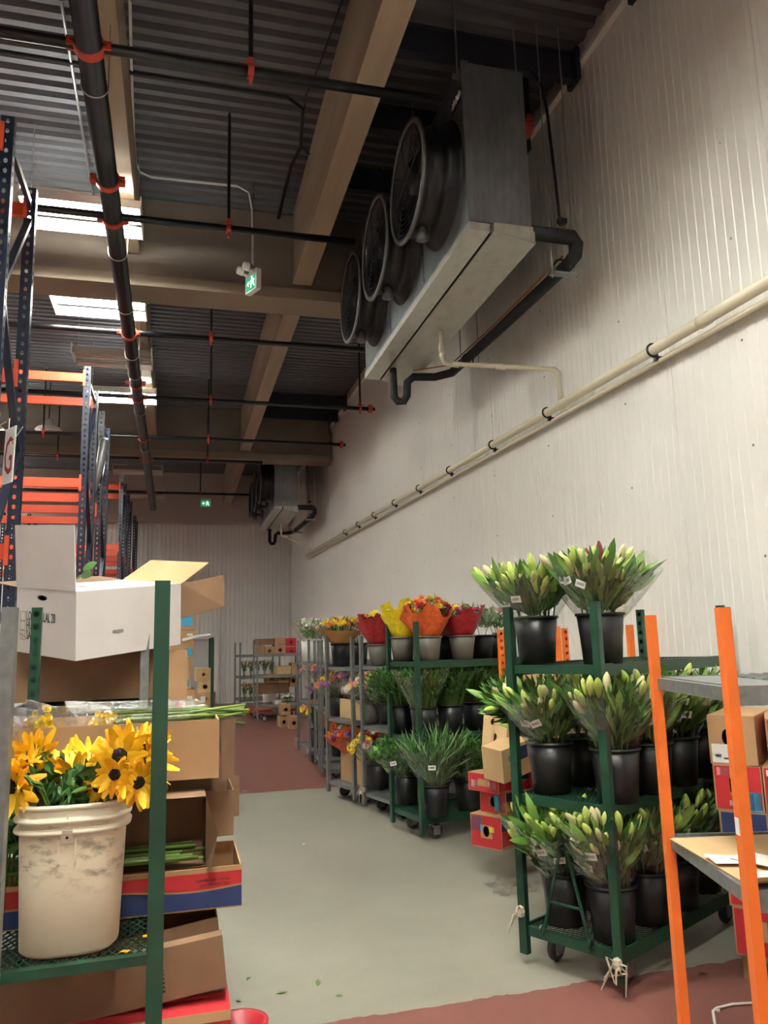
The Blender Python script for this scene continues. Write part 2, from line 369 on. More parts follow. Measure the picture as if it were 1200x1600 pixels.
for yj, lb in jn.items():
    t = thing('roof_joist', lb, 'joist', (1.47, yj, 6.33), group='dark roof joists')
    MB().box((0, -.04, 0), (1.76, .04, .025)).box((0, -.04, .24), (1.76, .04, .265)).box((0, -.012, .025), (1.76, .012, .24)).build('section', M['joist'], t)
    MB().box((1.74, -.09, -.02), (1.78, .09, .28)).build('seat_plate', M['joist'], t)

# ------------------------------------------------------------ sprinkler pipes
t = thing('sprinkler_main_pipe', 'thick black sprinkler main running down the aisle under the roof', 'pipe', (-.62, 2.0, 5.5))
MB().tube([(0.01, 0, 0), (-.10, 20.3, 0)], .084, 20).build('pipe', M['black'], t, True)
def ring(mb, c, r, r2, n=18, axis='Y', a0=0, a1=2*math.pi):
    pts = []
    for k in range(n+1):
        a = a0+(a1-a0)*k/n; pts.append((c[0]+r*math.cos(a), c[1], c[2]+r*math.sin(a)) if axis == 'Y' else (c[0], c[1]+r*math.cos(a), c[2]+r*math.sin(a)))
    return mb.tube(pts, r2, 6)
def px_main(y): return .01-.11*(y-2.0)/20.3
for yb in (4.82, 6.95, 9.67, 12.25, 14.7, 16.4, 20.06, 6.35, 11.6):
    x = px_main(yb); dy = yb-2.0
    c = MB().lathe([(.086, -.03), (.1, -.03), (.1, .03), (.086, .03)], 20, (x, dy, 0), 'Y', capb=False)
    for s in (-1, 1): c.cbox((x+s*.115, dy, 0), (.05, .07, .06)).tube([(x+s*.125, dy-.05, 0), (x+s*.125, dy+.05, 0)], .012, 6)
    c.build('coupling', M['redc'], t)
for yh in (5.2, 7.6, 8.9, 10.4, 11.2, 13.0, 15.5):
    x = px_main(yh); m_ = MB(); ring(m_, (x, yh-2, 0), .09, .006, 16, 'Y', math.pi, 2*math.pi); m_.tube([(x-.09, yh-2, 0), (x-.09, yh-2, 1.2)], .005, 6).tube([(x+.09, yh-2, 0), (x+.09, yh-2, 1.2)], .005, 6); m_.build('hanger', M['zinc'], t)
br = [(4.82, -6, 1.63, .036, (.42,), 'black sprinkler branch pipe nearest the camera, crossing under the tan beam'),
      (6.92, -6, 1.62, .034, (.4,), 'black sprinkler branch pipe just in front of the wide girder'),
      (9.67, -6, 2.6, .034, (.35,), 'black sprinkler branch pipe just beyond the wide girder'),
      (12.25, -6, 3.15, .034, (.45, 2.9), 'black sprinkler branch pipe at the lamp over the racks'),
      (14.65, -6, 3.15, .034, (.5,), 'black sprinkler branch pipe halfway between the two girders'),
      (16.4, -6, 1.7, .032, (.55,), 'black sprinkler branch pipe in front of the distant girder'),
      (20.06, -6, 1.75, .032, (.5,), 'farthest black sprinkler branch pipe by the small exit sign')]
for y, xa, xb, r, hx, lb in br:
    t = thing('sprinkler_branch_pipe', lb, 'pipe', (0, y, 5.5), group='sprinkler branch pipes')
    MB().tube([(xa, 0, 0), (xb, 0, 0)], r, 12).build('pipe', M['black'], t, True)
    if xb > 3: MB().lathe([(.034, -.03), (.07, -.03), (.07, .03), (.034, .03)], 14, (xb-.08, 0, 0), 'X').build('end_cap', M['redc'], t)
    for x in hx + (-2.4,):
        MB().tube([(x, 0, r), (x, 0, ZC-5.5-.005)], .016, 8).build('drop_rod', M['black'], t)
        c = MB().lathe([(r+.002, -.02), (r+.014, -.02), (r+.014, .02), (r+.002, .02)], 12, (x, 0, 0), 'X', capb=False).cbox((x, 0, r+.035), (.035, .05, .05)).cbox((x, 0, -r-.03), (.02, .03, .05)).tube([(x-.05, 0, r+.03), (x+.05, 0, r+.03)], .008, 6); c.build('clamp', M['redc'], t)
        MB().cbox((x, 0, ZC-5.5-.01), (.05, .03, .02)).build('anchor', M['zinc'], t)
t = thing('black_conduit', 'thin black conduit run bending across the roof deck left of the beam', 'conduit', (0, 0, 6.66))
a = [P(0, 80, 'Z', 6.66), P(450, 153, 'Z', 6.66), P(473, 170, 'Z', 6.66), P(470, 230, 'Z', 6.66), P(455, 260, 'Z', 6.66), P(430, 360, 'Z', 6.66)]
MB().tube([(p.x, p.y, 0) for p in a], .02, 8).build('pipe', M['black'], t)
a = [P(535, 0, 'Z', 6.68), P(500, 100, 'Z', 6.68), P(478, 150, 'Z', 6.68), P(470, 225, 'Z', 6.68), P(480, 240, 'Z', 6.68), P(497, 243, 'Z', 6.68)]
MB().tube([(p.x, p.y, .02) for p in a], .009, 6).build('branch', M['black'], t)
t = thing('roof_conduit', 'thin grey conduit running along the deck left of the black main', 'conduit', (0, 0, 6.66))
a = [P(95, 0, 'Z', 6.66), P(147, 315, 'Z', 6.66)]; MB().tube([(p.x, p.y, 0) for p in a], .013, 6).build('pipe', M['steel'], t)
t = thing('white_cable', 'thin white cable curving over the roof deck down to the exit sign', 'cable', (0, 0, 0))
a = [P(202, 0, 'Z', 6.67), P(204, 90, 'Z', 6.67), P(208, 210, 'Z', 6.67), P(211, 250, 'Z', 6.67), P(218, 268, 'Z', 6.67), P(235, 276, 'Z', 6.67), P(290, 282, 'Z', 6.67), P(370, 290, 'Z', 6.66), P(388, 300, 'Z', 6.6)]
e = P(394, 412, 'Y', 8.05); a2 = [Vector((e.x-.005, 8.06, 6.4)), Vector((e.x, 8.05, 6.0)), Vector((e.x, 8.05, e.z))]
MB().tube(a+a2, .007, 6).build('cable', M['white'], t)
MB().tube([p+Vector((.012, .008, -.01)) for p in a+a2], .005, 6).build('cable', M['white'], t)

# ------------------------------------------------------------ fluorescent fixtures
def fixture(x, y, z, on, label, ln=1.08, tubes=4, hood=0.055, w_=.26, strong=False):
    t = thing('fluorescent_fixture', label, 'light fixture', (x, y, z), group='fluorescent fixtures over the aisle'); h = ln/2
    MB().box((-h, -w_+(.0 if hood > .1 else .07), .03), (h, w_-(.0 if hood > .1 else .07), .045)).build('housing', M['white'], t)
    MB().box((-h, -w_*.35, .045), (h, w_*.35, .09)).build('ballast_box', M['white'], t)
    for s in (-1, 1):
        MB().add([(-h, s*w_, .03), (h, s*w_, .03), (h, s*(w_+.03), -.02-hood), (-h, s*(w_+.03), -.02-hood)], [(0,1,2,3)]).build('reflector', M['white'] if on else M['refl_off'], t)
        MB().box((s*h-.006, -w_-.03, -.03-hood), (s*h+.006, w_+.03, .06)).build('end_cap', M['white'], t)
    for i in range(tubes):
        yy = (i-(tubes-1)/2)*(2*w_/tubes)
        MB().tube([(-h+.02, yy, -.012), (h-.02, yy, -.012)], .014, 8).build('tube', (M['tube_strong'] if strong else M['tube_on']) if on else M['tube_off'], t, True)
    for s in (-.9, .93): MB().tube([(s*h, 0, .045), (s*h, 0, ZC-z-.006)], .004, 5).build('chain', M['zinc'], t)
ZL = 5.84; XL = -.955
fixture(XL, 7.5, ZL, True, 'lit four-tube fixture nearest the camera, in front of the wide girder', tubes=4)
fixture(XL-.04, 9.6, ZL, True, 'lit fixture just beyond the wide girder', tubes=4)
fixture(XL-.02, 11.45, ZL, False, 'dark pinkish fixture between two lit ones', tubes=4)
fixture(XL, 13.2, ZL, True, 'small lit fixture above the navy racks', tubes=4)
fixture(XL, 18.6, ZL-.08, False, 'dark fixture hanging in front of the distant girder', tubes=4)
fixture(XL, 21.6, ZL-.08, False, 'farthest dark fixture by the end of the black main', tubes=4)
for i, (x, y) in enumerate([(.3, 2.9), (.2, 1.0)]):  # out-of-view lamps; deep hood shaped to keep light off the upper wall
    fixture(x, y, ZL, True, ['hooded lit fixture over the camera, above the aisle', 'hooded lit fixture just above the camera'][i], hood=.28, strong=True)
fixture(-.2, -1.6, ZL, True, 'hooded lit fixture behind the camera over the aisle', hood=.28, strong=True)  # extra lamp added out of view for frontal light on the pail
for x, y, lb in ((-5.2, 2.0, 'lit fixture over the left bay nearest the camera'), (-3.7, 7.4, 'lit fixture over the left rack bay before the girder'), (-3.7, 14.6, 'lit fixture over the left rack bay between the girders'), (-5.6, 18.8, 'lit fixture over the left bay beyond the distant girder'), (-5.6, 21.4, 'lit fixture over the left bay at the far wall')):  # unseen lamps put in for ambience and to lift the far wall
    fixture(x, y, ZL, True, lb)
t = thing('round_pendant_lamp', 'round white pendant lamp hanging behind the navy racks', 'lamp', P(76, 672, 'Y', 15.0))
MB().lathe([(.24, 0), (.21, .04), (.08, .09), (.07, .2)], 20, capb=True, capt=True).build('shade', M['white'], t, True)
MB().tube([(0, 0, .2), (0, 0, ZC-t.location.z)], .012, 6).build('stem', M['black'], t)

# ------------------------------------------------------------ exit signs
def exit_sign(name, label, p0, p1, h, th, heads):
    p0, p1 = Vector(p0), Vector(p1); u = (p1-p0); u.z = 0; w_ = u.length; u.normalize()
    n = Vector((u.y, -u.x, 0))       # faces the viewer's side
    t = thing(name, label, 'exit sign', p0); t.matrix_world = mtx(p0, u, -n, (0,0,1))
    MB().box((0, 0, 0), (w_, th, h)).build('housing', M['white'], t)
    MB().box((.02, -.004, .02), (w_-.02, 0, h*.72)).build('green_panel', M['signgreen'], t)
    a = MB(); ph = h*.72
    cx, cz, s_ = w_*.3, ph*.52+.01, w_*.13
    a.add([(cx-s_, -.006, cz), (cx, -.006, cz-s_), (cx+s_*.4, -.006, cz-s_), (cx-s_*.35, -.006, cz), (cx+s_*.4, -.006, cz+s_), (cx, -.006, cz+s_)], [(0,1,2,3), (0,3,4,5)]); a.box((cx-s_*.5, -.006, cz-s_*.18), (cx+s_*1.1, -.005, cz+s_*.18))
    a.build('arrow', M['signwhite'], t)
    r = MB(); rx = w_*.68; k = ph*.5
    r.lathe([(k*.16, -.001), (k*.16, 0)], 10, (rx-.01, -.005, cz+k*.62), 'Y', capt=True)
    r.bar((rx-.01, -.006, cz+k*.45), (rx+.012, -.006, cz-k*.1), .004, k*.3, (1,0,0)); r.bar((rx+.01, -.006, cz-k*.1), (rx-.03, -.006, cz-k*.3), .004, k*.16, (0,0,1)); r.bar((rx-.03, -.006, cz-k*.3), (rx-.035, -.006, cz-k*.7), .004, k*.14, (1,0,0)); r.bar((rx+.012, -.006, cz-k*.1), (rx+.04, -.006, cz-k*.72), .004, k*.15, (1,0,0)); r.bar((rx-.01, -.006, cz+k*.35), (rx-.045, -.006, cz+k*.1), .004, k*.12, (0,0,1)); r.bar((rx, -.006, cz+k*.35), (rx+.04, -.006, cz+k*.15), .004, k*.12, (0,0,1))
    r.build('running_figure', M['signwhite'], t)
    MB().tube([(w_/2, th/2, h), (w_/2, th/2, ZC-p0.z if heads else h+.05)], .008, 6).build('hanging_stem', M['steel'], t)
    if heads:
        for q in (.2, .75):
            hd = MB().lathe([(.018, -.06), (.045, -.05), (.05, 0)], 14, (w_*q, -.07, h*.9+.03), 'Y').cbox((w_*q, -.01, h*.9), (.03, .1, .03)).build('lamp_head', M['white'], t, True)
            MB().lathe([(.044, -.052), (.044, -.05)], 14, (w_*q, -.07+.05, h*.9+.03), 'Y').build('lens', M['sticker'], hd)
    return t
exit_sign('exit_sign', 'hanging green exit sign with arrow and two lamp heads', P(383.5, 461, 'Y', 8.16), P(400.5, 449, 'Y', 7.95), .235, .06, True)
q = P(313, 792, 'Y', YF-.55); exit_sign('exit_sign', 'small distant green exit sign on the far soffit', q, q+Vector((.30, 0, 0)), .26, .05, False)
# ============================================================ COOLING UNITS
def bolts(mb, pts, r=.008): 
    for p in pts: mb.lathe([(r, 0), (r, -.006), (.001, -.008)], 6, p, 'X', capb=False)
def cooling_unit(y0, label, fans=3, detail=True):
    X0, X1, Z0, Z1, L = 2.09, 2.60, 4.70, 6.10, 3.41
    t = thing('cooling_unit', label, 'cooling unit', ((X0+X1)/2, y0, Z0), group='ceiling cooling units')
    hw = (X1-X0)/2; H = Z1-Z0
    MB().box((-hw+.02, .01, .03), (hw, L, H)).build('casing', M['unit'], t)
    MB().box((-hw-.012, -.004, .02), (-hw+.05, .02, H+.02)).box((-hw-.004, .0, .02), (-hw+.02, L, .07)).box((-hw-.004, 0, H-.05), (-hw+.02, L, H)).build('corner_trim', M['unit'], t)
    ep = MB().add([(-hw+.05, -.006, .05), (hw+.002, -.006, .05), (hw+.002, -.006, H), (-hw+.05, -.006, H), ((.05)/2, -.022, .05+(H-.05)/2)], [(0,1,4), (1,2,4), (2,3,4), (3,0,4)]).build('end_panel', M['unit'], t)
    for i in range(fans):
        ya, yb = i*L/3+.012, (i+1)*L/3-.012
        p = MB().box((-hw-.002, ya, .075), (-hw+.02, yb, H-.055)); 
        fp = p.build('fan_panel', M['unit'], t)
        b = MB(); bolts(b, [(-hw-.002, ya+.03, .1+k*(H-.2)/9) for k in range(10)] + [(-hw-.002, yb-.03, .1+k*(H-.2)/9) for k in range(10)]); b.build('rivets', M['zinc'], fp, kind='stuff')
    # drain pan: front tray strip, a dark slot, then the deeper sloped pan
    MB().box((-hw-.012, -.012, -.03), (-hw+.16, L+.01, .035)).build('front_tray', M['pan'], t)
    MB().box((-hw+.16, .05, -.02), (-hw+.185, L, .03)).build('tray_slot', M['dark'], t)
    a = MB(); xa, xb = -hw+.185, hw+.012
    a.add([(xa, -.03, -.03), (xb, -.03, -.10), (xb, L+.02, -.10), (xa, L+.02, -.03), (xa, -.03, .04), (xb, -.03, .04), (xb, L+.02, .04), (xa, L+.02, .04)], [(0,3,2,1), (4,5,6,7), (0,1,5,4), (1,2,6,5), (2,3,7,6), (3,0,4,7)]); a.build('drain_pan', M['pan'], t)
    for i in range(fans):
        yc, zc, R = .58+i*1.11, .68, .49
        sh = MB().lathe([(.515, -hw-.002), (.50, -hw-.03), (.44, -hw-.06), (.43, -hw-.12), (.455, -hw-.17), (.43, -hw-.2), (.44, -hw-.26), (R-.02, -hw-.3), (R-.05, -hw-.3), (.40, -hw-.24), (.40, -hw)], 40, (0, yc, zc), 'X', capb=False).build('fan_shroud', M['fan'], t, True)
        MB().lathe([(R-.035, -hw-.305), (R-.035, -hw-.318), (R+.01, -hw-.318), (R+.01, -hw-.3)], 40, (0, yc, zc), 'X', capb=False).build('front_ring', M['fanring'], sh, True)
        g = MB()
        for k in range(1, 11): ring(g, (-hw-.315, yc, zc),   .042*k, .0018, 40, 'X')
        for k in range(4):
            an = R_(35)+k*math.pi/4*2/2; g.tube([(-hw-.318, yc-(R-.04)*math.cos(an), zc-(R-.04)*math.sin(an)), (-hw-.318, yc+(R-.04)*math.cos(an), zc+(R-.04)*math.sin(an))], .003, 5)
        g.build('guard', M['fan'], sh)
        hb = MB().lathe([(.09, -hw-.26), (.09, -hw-.1)], 16, (0, yc, zc), 'X', capt=True).build('motor_hub', M['fan'], sh, True)
        bl = MB()
        for k in range(5):
            a0 = 2*math.pi*k/5; pts = []
            for rr_, da, dx in ((.08, .28, .03), (.38, .34, .05)):
                for s in (-1, 1):
                    an = a0+s*da*(1 if rr_ < .2 else .75); pts.append((-hw-.18+s*dx, yc+rr_*math.cos(an), zc+rr_*math.sin(an)))
            bl.add(pts, [(0,1,3,2)])
        bl.build('blade_set', M['fan'], sh)
        m_ = MB().lathe([(.001, 0), (.05, .0), (.055, .05), (.055, .1)], 14, (-hw-.2, yc-.03, zc-.52), 'Z').build('junction_box', M['fanring'], sh, True)
    # hanging rods
    for x in (-hw-.02, hw-.02):
        for yy in (.06, L*.36, L*.68, L-.06):
            MB().tube([(x, yy, H-.1), (x, yy, ZC-Z0)], .007, 6).build('hanging_rod', M['zinc'], t)
    MB().box((-hw-.06, .04, H-.1), (-hw, .08, H-.075)).build('hanger_bracket', M['zinc'], t)
    if detail:
        nb = MB().box((-hw-.006, .03, H-.30), (-hw-.0035, .24, H-.18)).build('nameplate', M['ink'], t)
        z0 = H-.24; st = MB()
        for k in range(7): st.tube([(-hw-.008, .225-k*.027, z0-.02+.008*(k % 3)), (-hw-.008, .212-k*.027, z0+.028+.008*(k % 2)), (-hw-.008, .202-k*.027, z0-.015)], .008, 5)
        st.build('white_script', M['sticker'], nb)
    return t
cooling_unit(5.09, 'large galvanised cooling unit with three black fans hanging near the camera')
cooling_unit(17.4, 'distant galvanised cooling unit hanging near the far wall', detail=False)

# suction line, insulated pipe and PVC drain of each unit
def unit_lines(y0, tag_):
    n = 'near' if tag_ == 0 else 'far'
    t = thing('insulated_suction_pipe', ['thick black insulated pipe slung beneath the near cooling unit', 'thick black insulated pipe slung beneath the far cooling unit'][tag_], 'pipe', (2.9, y0, 4.6))
    pts = [(-.3, .02, .12), (.06, .02, .12), (.10, .04, .08), (.10, .06, .0), (.06, .12, -.06), (.0, 1.4, -.09), (-.02, 2.65, -.07), (-.16, 2.82, -.07), (-.40, 2.86, -.07), (-.46, 2.9, -.12), (-.47, 2.9, -.28), (-.50, 2.92, -.34), (-.56, 2.94, -.34), (-.60, 2.96, -.28), (-.60, 2.97, .05)]
    MB().tube(pts, [.055, .06, .06, .055, .052, .05, .048, .045, .045, .045, .045, .045, .045, .045, .04], 12).build('insulation', M['rubber'], t, True)
    MB().tube([(.03, .14, .02), (-.02, 1.4, -.02), (-.05, 2.6, -.0), (-.42, 2.8, -.02)], .007, 6).build('copper_line', M['copper'], t)
    for yy in (.12, 2.2):
        MB().box((-.1, yy-.02, -.16), (.14, yy+.02, -.13)).build('strut_channel', M['steel'], t)
        MB().tube([(-.08, yy, -.18), (-.08, yy, 2.1)], .005, 6).tube([(.12, yy, -.18), (.12, yy, 2.1)], .005, 6).build('rod', M['zinc'], t)
        ring(MB(), (0, yy, -.08), .06, .008, 14, 'Y').build('pipe_clamp', M['black'], t)
    t = thing('refrigerant_line', ['thin black line with brass valve rising behind the near unit', 'thin black line with brass valve rising behind the far unit'][tag_], 'pipe', (2.85, y0, 4.75))
    MB().tube([(0.02, .03, .05), (0.0, .03, .5), (-.02, .05, 1.1), (-.02, .1, 1.35), (-.03, .3, 1.7), (-.02, .35, 1.9)], .013, 8).build('line', M['black'], t)
    v = MB().cbox((.02, .03, .02), (.06, .05, .05)).cbox((-.05, .03, .02), (.1, .025, .025)).lathe([(.02, 0), (.02, .05)], 8, (.02, .03, -.06)); v.build('valve', M['brass'], t)
    MB().cbox((.03, .02, .1), (.07, .04, .04)).build('solenoid', M['black'], t)
    MB().tube([(-.25, .03, .0), (.15, .03, -.02)], .008, 6).build('copper_stub', M['copper'], t)
    t = thing('condensate_drain', ['white drain pipe from the near unit to the wall pipe', 'white drain pipe from the far unit to the wall pipe'][tag_], 'pipe', (2.45, y0+1.75, 4.28))
    MB().tube([(0, 0, .34), (0, 0, .06), (0.03, 0, 0), (.1, 0, 0), (.74, -.86 if tag_ == 0 else -.05, -.32), (.76, -.9 if tag_ == 0 else -.05, -.36), (.76, -.9 if tag_ == 0 else -.05, -.62 if tag_ == 0 else -.42)], .022, 10).build('pipe', M['pvc'], t, True)
    MB().lathe([(.03, .1), (.03, .2)], 12, capt=True).tube([(.1, 0, 0), (.16, -.04, -.02)], .03, 10).tube([(.4, -.4 if tag_ == 0 else -.03, -.15), (.45, -.46 if tag_ == 0 else -.03, -.175)], .029, 10).build('fitting', M['pvc'], t, True)
unit_lines(5.09, 0); unit_lines(17.4, 1)
t = thing('red_pipe_elbow', 'red grooved pipe elbow on a black pipe behind the near unit', 'pipe fitting', (2.95, 5.75, 6.12))
MB().tube([(-.02, 0, 0), (.0, 0, .1), (.0, 0, .5)], .05, 12).build('pipe', M['black'], t)
MB().lathe([(.05, -.05), (.085, -.05), (.085, .03), (.05, .03)], 16, (0, 0, 0), 'X').cbox((0, 0, .07), (.05, .15, .05)).build('coupling', M['redc'], t)
t = thing('wall_drain_pipe', 'long cream drain pipe sloping along the right wall on black clamps', 'pipe', (3.2, 0, 0))
def zpipe(y): return 3.56+(y-3.43)*.0217
MB().tube([(0, -1, zpipe(-1)), (0, 20, zpipe(20))], .038, 14).build('pipe', M['pvc'], t, True)
MB().tube([(.045, -1, zpipe(-1)-.075), (.045, 20, zpipe(20)-.075)], .018, 8).build('lower_pipe', M['pvc'], t, True)
for px_ in ((1020, 547), (855, 645), (770, 693), (703, 733), (655, 763), (617, 785), (585, 805), (560, 820), (540, 832)):
    yy = P(*px_, 'X', 3.2).y; c = MB(); ring(c, (0, yy, zpipe(yy)), .046, .008, 14, 'Y', R_(60), R_(320)); c.cbox((.04, yy, zpipe(yy)-.06), (.07, .03, .03)); c.build('clamp', M['black'], t)
for px_ in ((1100, 500), (877, 632)):
    yy = P(*px_, 'X', 3.2).y; MB().lathe([(.044, -.04), (.044, .04)], 14, (0, yy, zpipe(yy)), 'Y', capb=True, capt=True).build('pipe_socket', M['pvc'], t, True)

# ============================================================ PALLET RACKS
RX = -1.2
def upright_mesh(h):
    m_ = MB(); w_ = .085
    m_.perf(w_, h, .075, .014, .02, 6, (0, -.035, 0), (1,0,0), (0,0,1))           # face towards the camera
    m_.perf(.07, h, .075, .013, .02, 6, (w_/2, 0, 0), (0,1,0), (0,0,1))           # face towards the aisle
    m_.box((-w_/2, .02, 0), (-w_/2+.004, .035, h)).box((w_/2-.012, .03, 0), (w_/2, .035, h)).add([(-w_/2, -.035, 0), (-w_/2, .035, 0), (-w_/2, .035, h), (-w_/2, -.035, h)], [(0,1,2,3)])
    return m_.mesh('upright', M['navy'])
UH = 5.28; UPM = upright_mesh(UH)
BM = MB().add([(-2.6,-.02,-.06),(0,-.02,-.06),(0,.03,-.06),(-2.6,.03,-.06),(-2.6,-.02,.02),(0,-.02,.02),(0,0.0,.02),(-2.6,0.0,.02),(-2.6,0,.06),(0,0,.06),(0,.03,.06),(-2.6,.03,.06)],
    [(0,1,5,4),(4,5,6,7),(7,6,9,8),(8,9,10,11),(0,3,2,1),(3,11,10,2),(1,2,10,9,6,5),(0,4,7,8,11,3)]).mesh('load_beam', M['orange'])
CLIP = MB().box((-.02, -.045, -.11), (.012, -.036, .11)).mesh('beam_connector', M['orange'])
TAGM = MB().box((-.018, -.05, -.04), (.0, -.046, .03)).mesh('rack_tag', M['sticker'])
def rack(y0, depth, label, levels, bays=2, both=True):
    t = thing('pallet_rack', label, 'pallet rack', (RX, y0, 0), group='navy and orange pallet racks')
    for b in range(bays+1):
        x = -b*2.7
        for dy in (0, depth):
            put('upright', UPM, t, Matrix.Translation((x, dy, 0)))
            put('foot_plate', FOOT, t, Matrix.Translation((x, dy, 0)))
        z = .25; k = 0
        while z < UH-.9:
            br_ = MB().bar((x, .03 if k % 2 == 0 else depth-.03, z), (x, depth-.03 if k % 2 == 0 else .03, z+.95), .035, .05, (1,0,0)); br_.build('diagonal_brace', M['navy'], t); z += .95; k += 1
        for z in (.2, UH-.15): MB().bar((x, .03, z), (x, depth-.03, z), .035, .05).build('strut', M['navy'], t)
    for b in range(bays):
        for z in levels:
            for j, dy in enumerate((0, depth)):
                put('load_beam', BM, t, Matrix.Translation((-b*2.7-.05, dy-.03 if j == 0 else dy+.03, z)))
                put('beam_connector', CLIP, t, Matrix.Translation((-b*2.7-.03, dy, z)))
        
    return t
FOOT = MB().box((-.06, -.06, 0), (.06, .06, .012)).mesh('foot_plate', M['navy'])
LV = (2.35, 3.72, 5.12)
rack(5.38, .88, 'navy pallet rack at the left edge of the photo, with the G sign', LV)
rack(10.4, 1.0, 'navy and orange pallet rack behind the white carton, nearer of a back-to-back pair', (3.72, 5.12))
rk = rack(12.4, 1.0, 'navy pallet rack standing back to back with the one behind the white carton', (3.72,))
rack(17.0, 1.0, 'navy and orange pallet rack farther down the left side', (3.72, 5.0))
rack(19.2, 1.0, 'navy pallet rack back to back with the farther one', (3.72,))
rack(22.3, .9, 'farthest navy pallet rack against the far wall', (3.72,))
# rack lettering sign tied to the first upright
g0 = P(17, 770, 'Y', 5.28); 
t = thing('rack_letter_sign', 'white hanging sign with a red letter G tied to the rack', 'sign', (-1.06, 5.26, 2.66), rot=(0, R_(4), R_(-62)))
MB().box((-.10, -.003, 0), (.10, .003, .36)).build('board', M['sticker'], t)
me = text_mesh('G', .30, M['signred'], 'letter_g'); put('letter_g', me, t, mtx((-.088, -.005, .06), (.8,0,0), (0,0,1.15), (0,-1,0)))
MB().tube([(-.02, -.01, .33), (.1, -.1, .34), (.3, -.12, .33)], .003, 5).tube([(.05, -.01, .26), (.12, -.02, .25), (.32, -.03, .31)], .003, 5).tube([(-.05, 0, .35), (-.15, .03, .45)], .003, 5).build('zip_tie', M['white'], t)
# grey sleeve hanging from the second rack
q = P(158, 690, 'Y', 12.25)-rk.location+Vector((.05, 0, 0)); e = P(143, 790, 'Y', 12.25)-rk.location
MB().tube([q+Vector((0,0,.05)), q, q.lerp(e, .5)+Vector((.01,0,.04)), e], [.05, .075, .06, .01], 10).build('foam_sleeve', M['gal'], rk, True)
# ============================================================ BUILDERS: carts, cartons, buckets, flowers
def cart_pt(c, x, y, z): return c.matrix_basis @ Vector((x, y, z))
def spot(c, px, row, xl, z):
    """ground-plan spot of a pixel column on the cart's line x_local = xl, lifted to height z"""
    r = ROT @ _cam_dir(px, row); ax = Vector((math.cos(c.rotation_euler.z), math.sin(c.rotation_euler.z), 0))
    o = Vector((c.location.x, c.location.y, 0)) + ax*xl
    k = (o - Vector((0,0,0))).dot(ax) / Vector((r.x, r.y, 0)).dot(ax)
    return Vector((r.x*k, r.y*k, z))
def post_mesh(h, m, holes=True, w_=.044, d=.034, pitch=.058):
    b = MB(); x0, x1, y0, y1 = -d/2, d/2, -w_/2, w_/2
    b.add([(x0,y0,0),(x0,y1,0),(x0,y1,h),(x0,y0,h)], [(0,3,2,1)]).add([(x0,y0,0),(x1,y0,0),(x1,y0,h),(x0,y0,h)], [(0,1,2,3)]).add([(x0,y1,0),(x1,y1,0),(x1,y1,h),(x0,y1,h)], [(0,3,2,1)])
    b.add([(x0,y0,0),(x1,y0,0),(x1,y1,0),(x0,y1,0)], [(0,3,2,1)]); b.box((x0, y0, h-.002), (x1, y1, h))
    if holes: b.perf(w_, h, pitch, .0125, .0145, 6, (x1, 0, 0), (0,1,0), (0,0,1))
    else: b.add([(x1,y0,0),(x1,y1,0),(x1,y1,h),(x1,y0,h)], [(0,1,2,3)])
    return b.mesh('post', m)
def lattice(x0, x1, y0, y1, z, m, parent, pitch=.024, slope=.5, wd=.0035):
    b = MB()
    for s in (1, -1):
        c = -(x1-x0)*slope if s > 0 else 0
        end = (y1-y0) if s > 0 else (y1-y0)+(x1-x0)*slope
        while c < end:
            # y = s*slope*x + c inside the rectangle
            xs = sorted([0, x1-x0] + [(0-c)/(s*slope), ((y1-y0)-c)/(s*slope)])
            pts = [(x, s*slope*x+c) for x in xs if -1e-6 <= x <= x1-x0+1e-6 and -1e-6 <= s*slope*x+c <= (y1-y0)+1e-6]
            if len(pts) >= 2 and pts[-1][0]-pts[0][0] > .02:
                b.bar((x0+pts[0][0], y0+pts[0][1], z), (x0+pts[-1][0], y0+pts[-1][1], z), wd, .004)
            c += pitch
    return b.build('mesh_shelf', m, parent)
WHEEL = MB().lathe([(.02, -.016), (.055, -.016), (.062, -.008), (.062, .008), (.055, .016), (.02, .016)], 18, (0,0,0), 'Y', capb=True, capt=True).mesh('wheel', M['wheel'], True)
HUBM = MB().lathe([(.001, -.019), (.03, -.019), (.03, .019), (.001, .019)], 12, (0,0,0), 'Y').mesh('hub', M['hub'])
FORK = MB().box((-.03, -.028, .03), (.03, -.022, .1)).box((-.03, .022, .03), (.03, .028, .1)).box((-.04, -.04, .095), (.04, .04, .105)).mesh('caster_fork', M['steel'])
for me in (WHEEL, HUBM): pass
